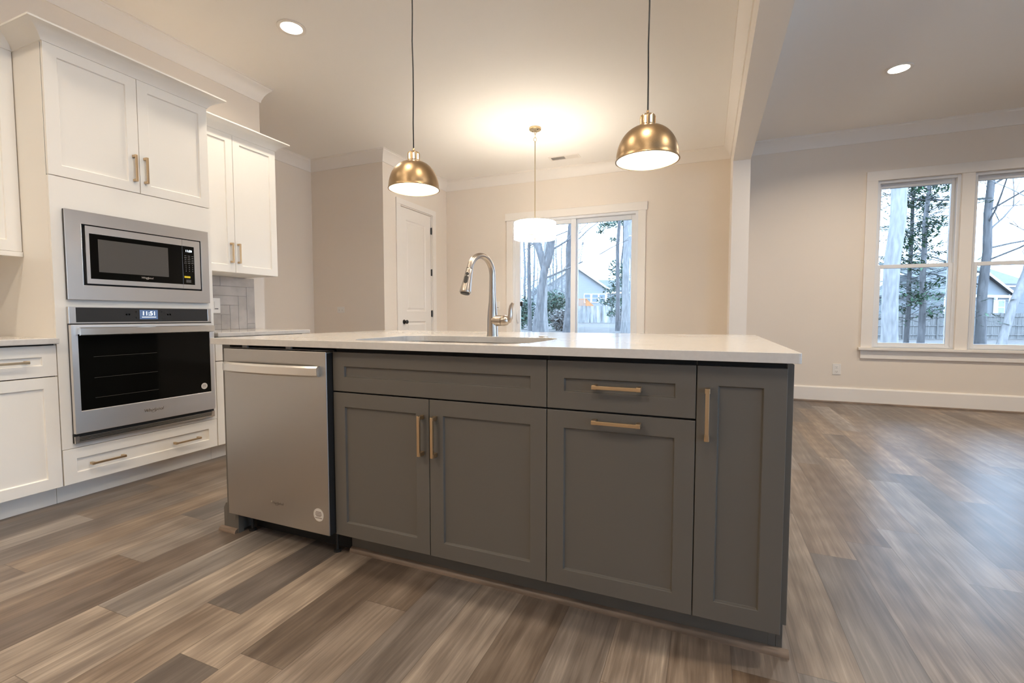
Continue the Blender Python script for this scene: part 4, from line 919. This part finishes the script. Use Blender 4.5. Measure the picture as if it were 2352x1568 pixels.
build(MB().prism([Lf(-3, 2.6, 5.0), Lf(14.4, 2.6, 5.0), Lf(14.4, 7.5, 7.4), Lf(-3, 7.5, 7.4)], (0, 0, .2)), 'rear_roof', 'roof', t)

# trees in the twin window
tree('broad_tree', base(2047, 13), 9, .195, 'broad pale trunk at the left edge of the twin window', m='pale_bark', seed=51, nb=2, lo=.85, r1=.17, lean=(0, 0))
tree('bare_tree', base(2254, 15), 11, .145, 'grey tree with long bare limbs at the left of the second window', seed=53, nb=22, lev=3, lo=.22, bl=.30)
b = base(2295, 14); tree('leaning_tree', b, 9, .12, 'pale leaning trunk low in the second window', m='pale_bark', seed=55, nb=5, lo=.5, lean=tuple((RT*2.1).xy))
tree('bare_tree', base(2372, 25), 11, .12, 'bare spreading tree at the right edge of the second window', seed=57, nb=14, lev=3, lo=.2, bl=.36)
def cedar(u, dist, seed, label, h=8.5, rt=.10, half=2.3, lo=.16):
    rg = random.Random(seed); b = base(u, dist); t = thing('cedar_tree', b, label, 'tree')
    mb = MB(); pts = straight_trunk(mb, b, b+Vector((.05, 0, h)), rt, .035, rg, wob=.03); build(mb, 'trunk', 'bark', t, smooth=True)
    mb = MB(); lf = MB()
    for i in range(105):
        s = lo+(.97-lo)*i/105; p = b.lerp(b+Vector((.05, 0, h)), s); a = rg.uniform(0, 6.28); L_ = half*rg.uniform(.5, 1.1)*(1.1-s*.6)
        d = Vector((math.cos(a), math.sin(a), rg.uniform(.0, .4))); q = [p+d*L_*x_+Vector((0, 0, .12*L_*math.sin(x_*2.2)-.20*L_*x_*x_)) for x_ in (0, .33, .66, 1)]
        mb.tube(q, [.014, .010, .007, .004], 4)
        for j in range(60):
            x_ = rg.uniform(.12, 1); k = x_*3; m_ = min(int(k), 2); c = q[m_].lerp(q[m_+1], k-m_)+Vector((rg.gauss(0, .11), rg.gauss(0, .11), rg.gauss(-.03, .06)))
            aa = (d+Vector((rg.uniform(-.6, .6), rg.uniform(-.6, .6), rg.uniform(-.5, .2)))).normalized(); bb = aa.cross(Vector((0, 0, 1))).normalized(); sz = rg.uniform(.06, .15)
            lf.poly([c-aa*sz, c+bb*sz*.26, c+aa*sz, c-bb*sz*.26])
    build(mb, 'branches', 'bark', t); build(lf, 'foliage', 'leaf', t)
cedar(2083, 17, 61, 'thin feathery evergreen just right of the broad pale trunk', rt=.085)
cedar(2114, 15.5, 62, 'feathery evergreen nearest the first window mullion', rt=.105)
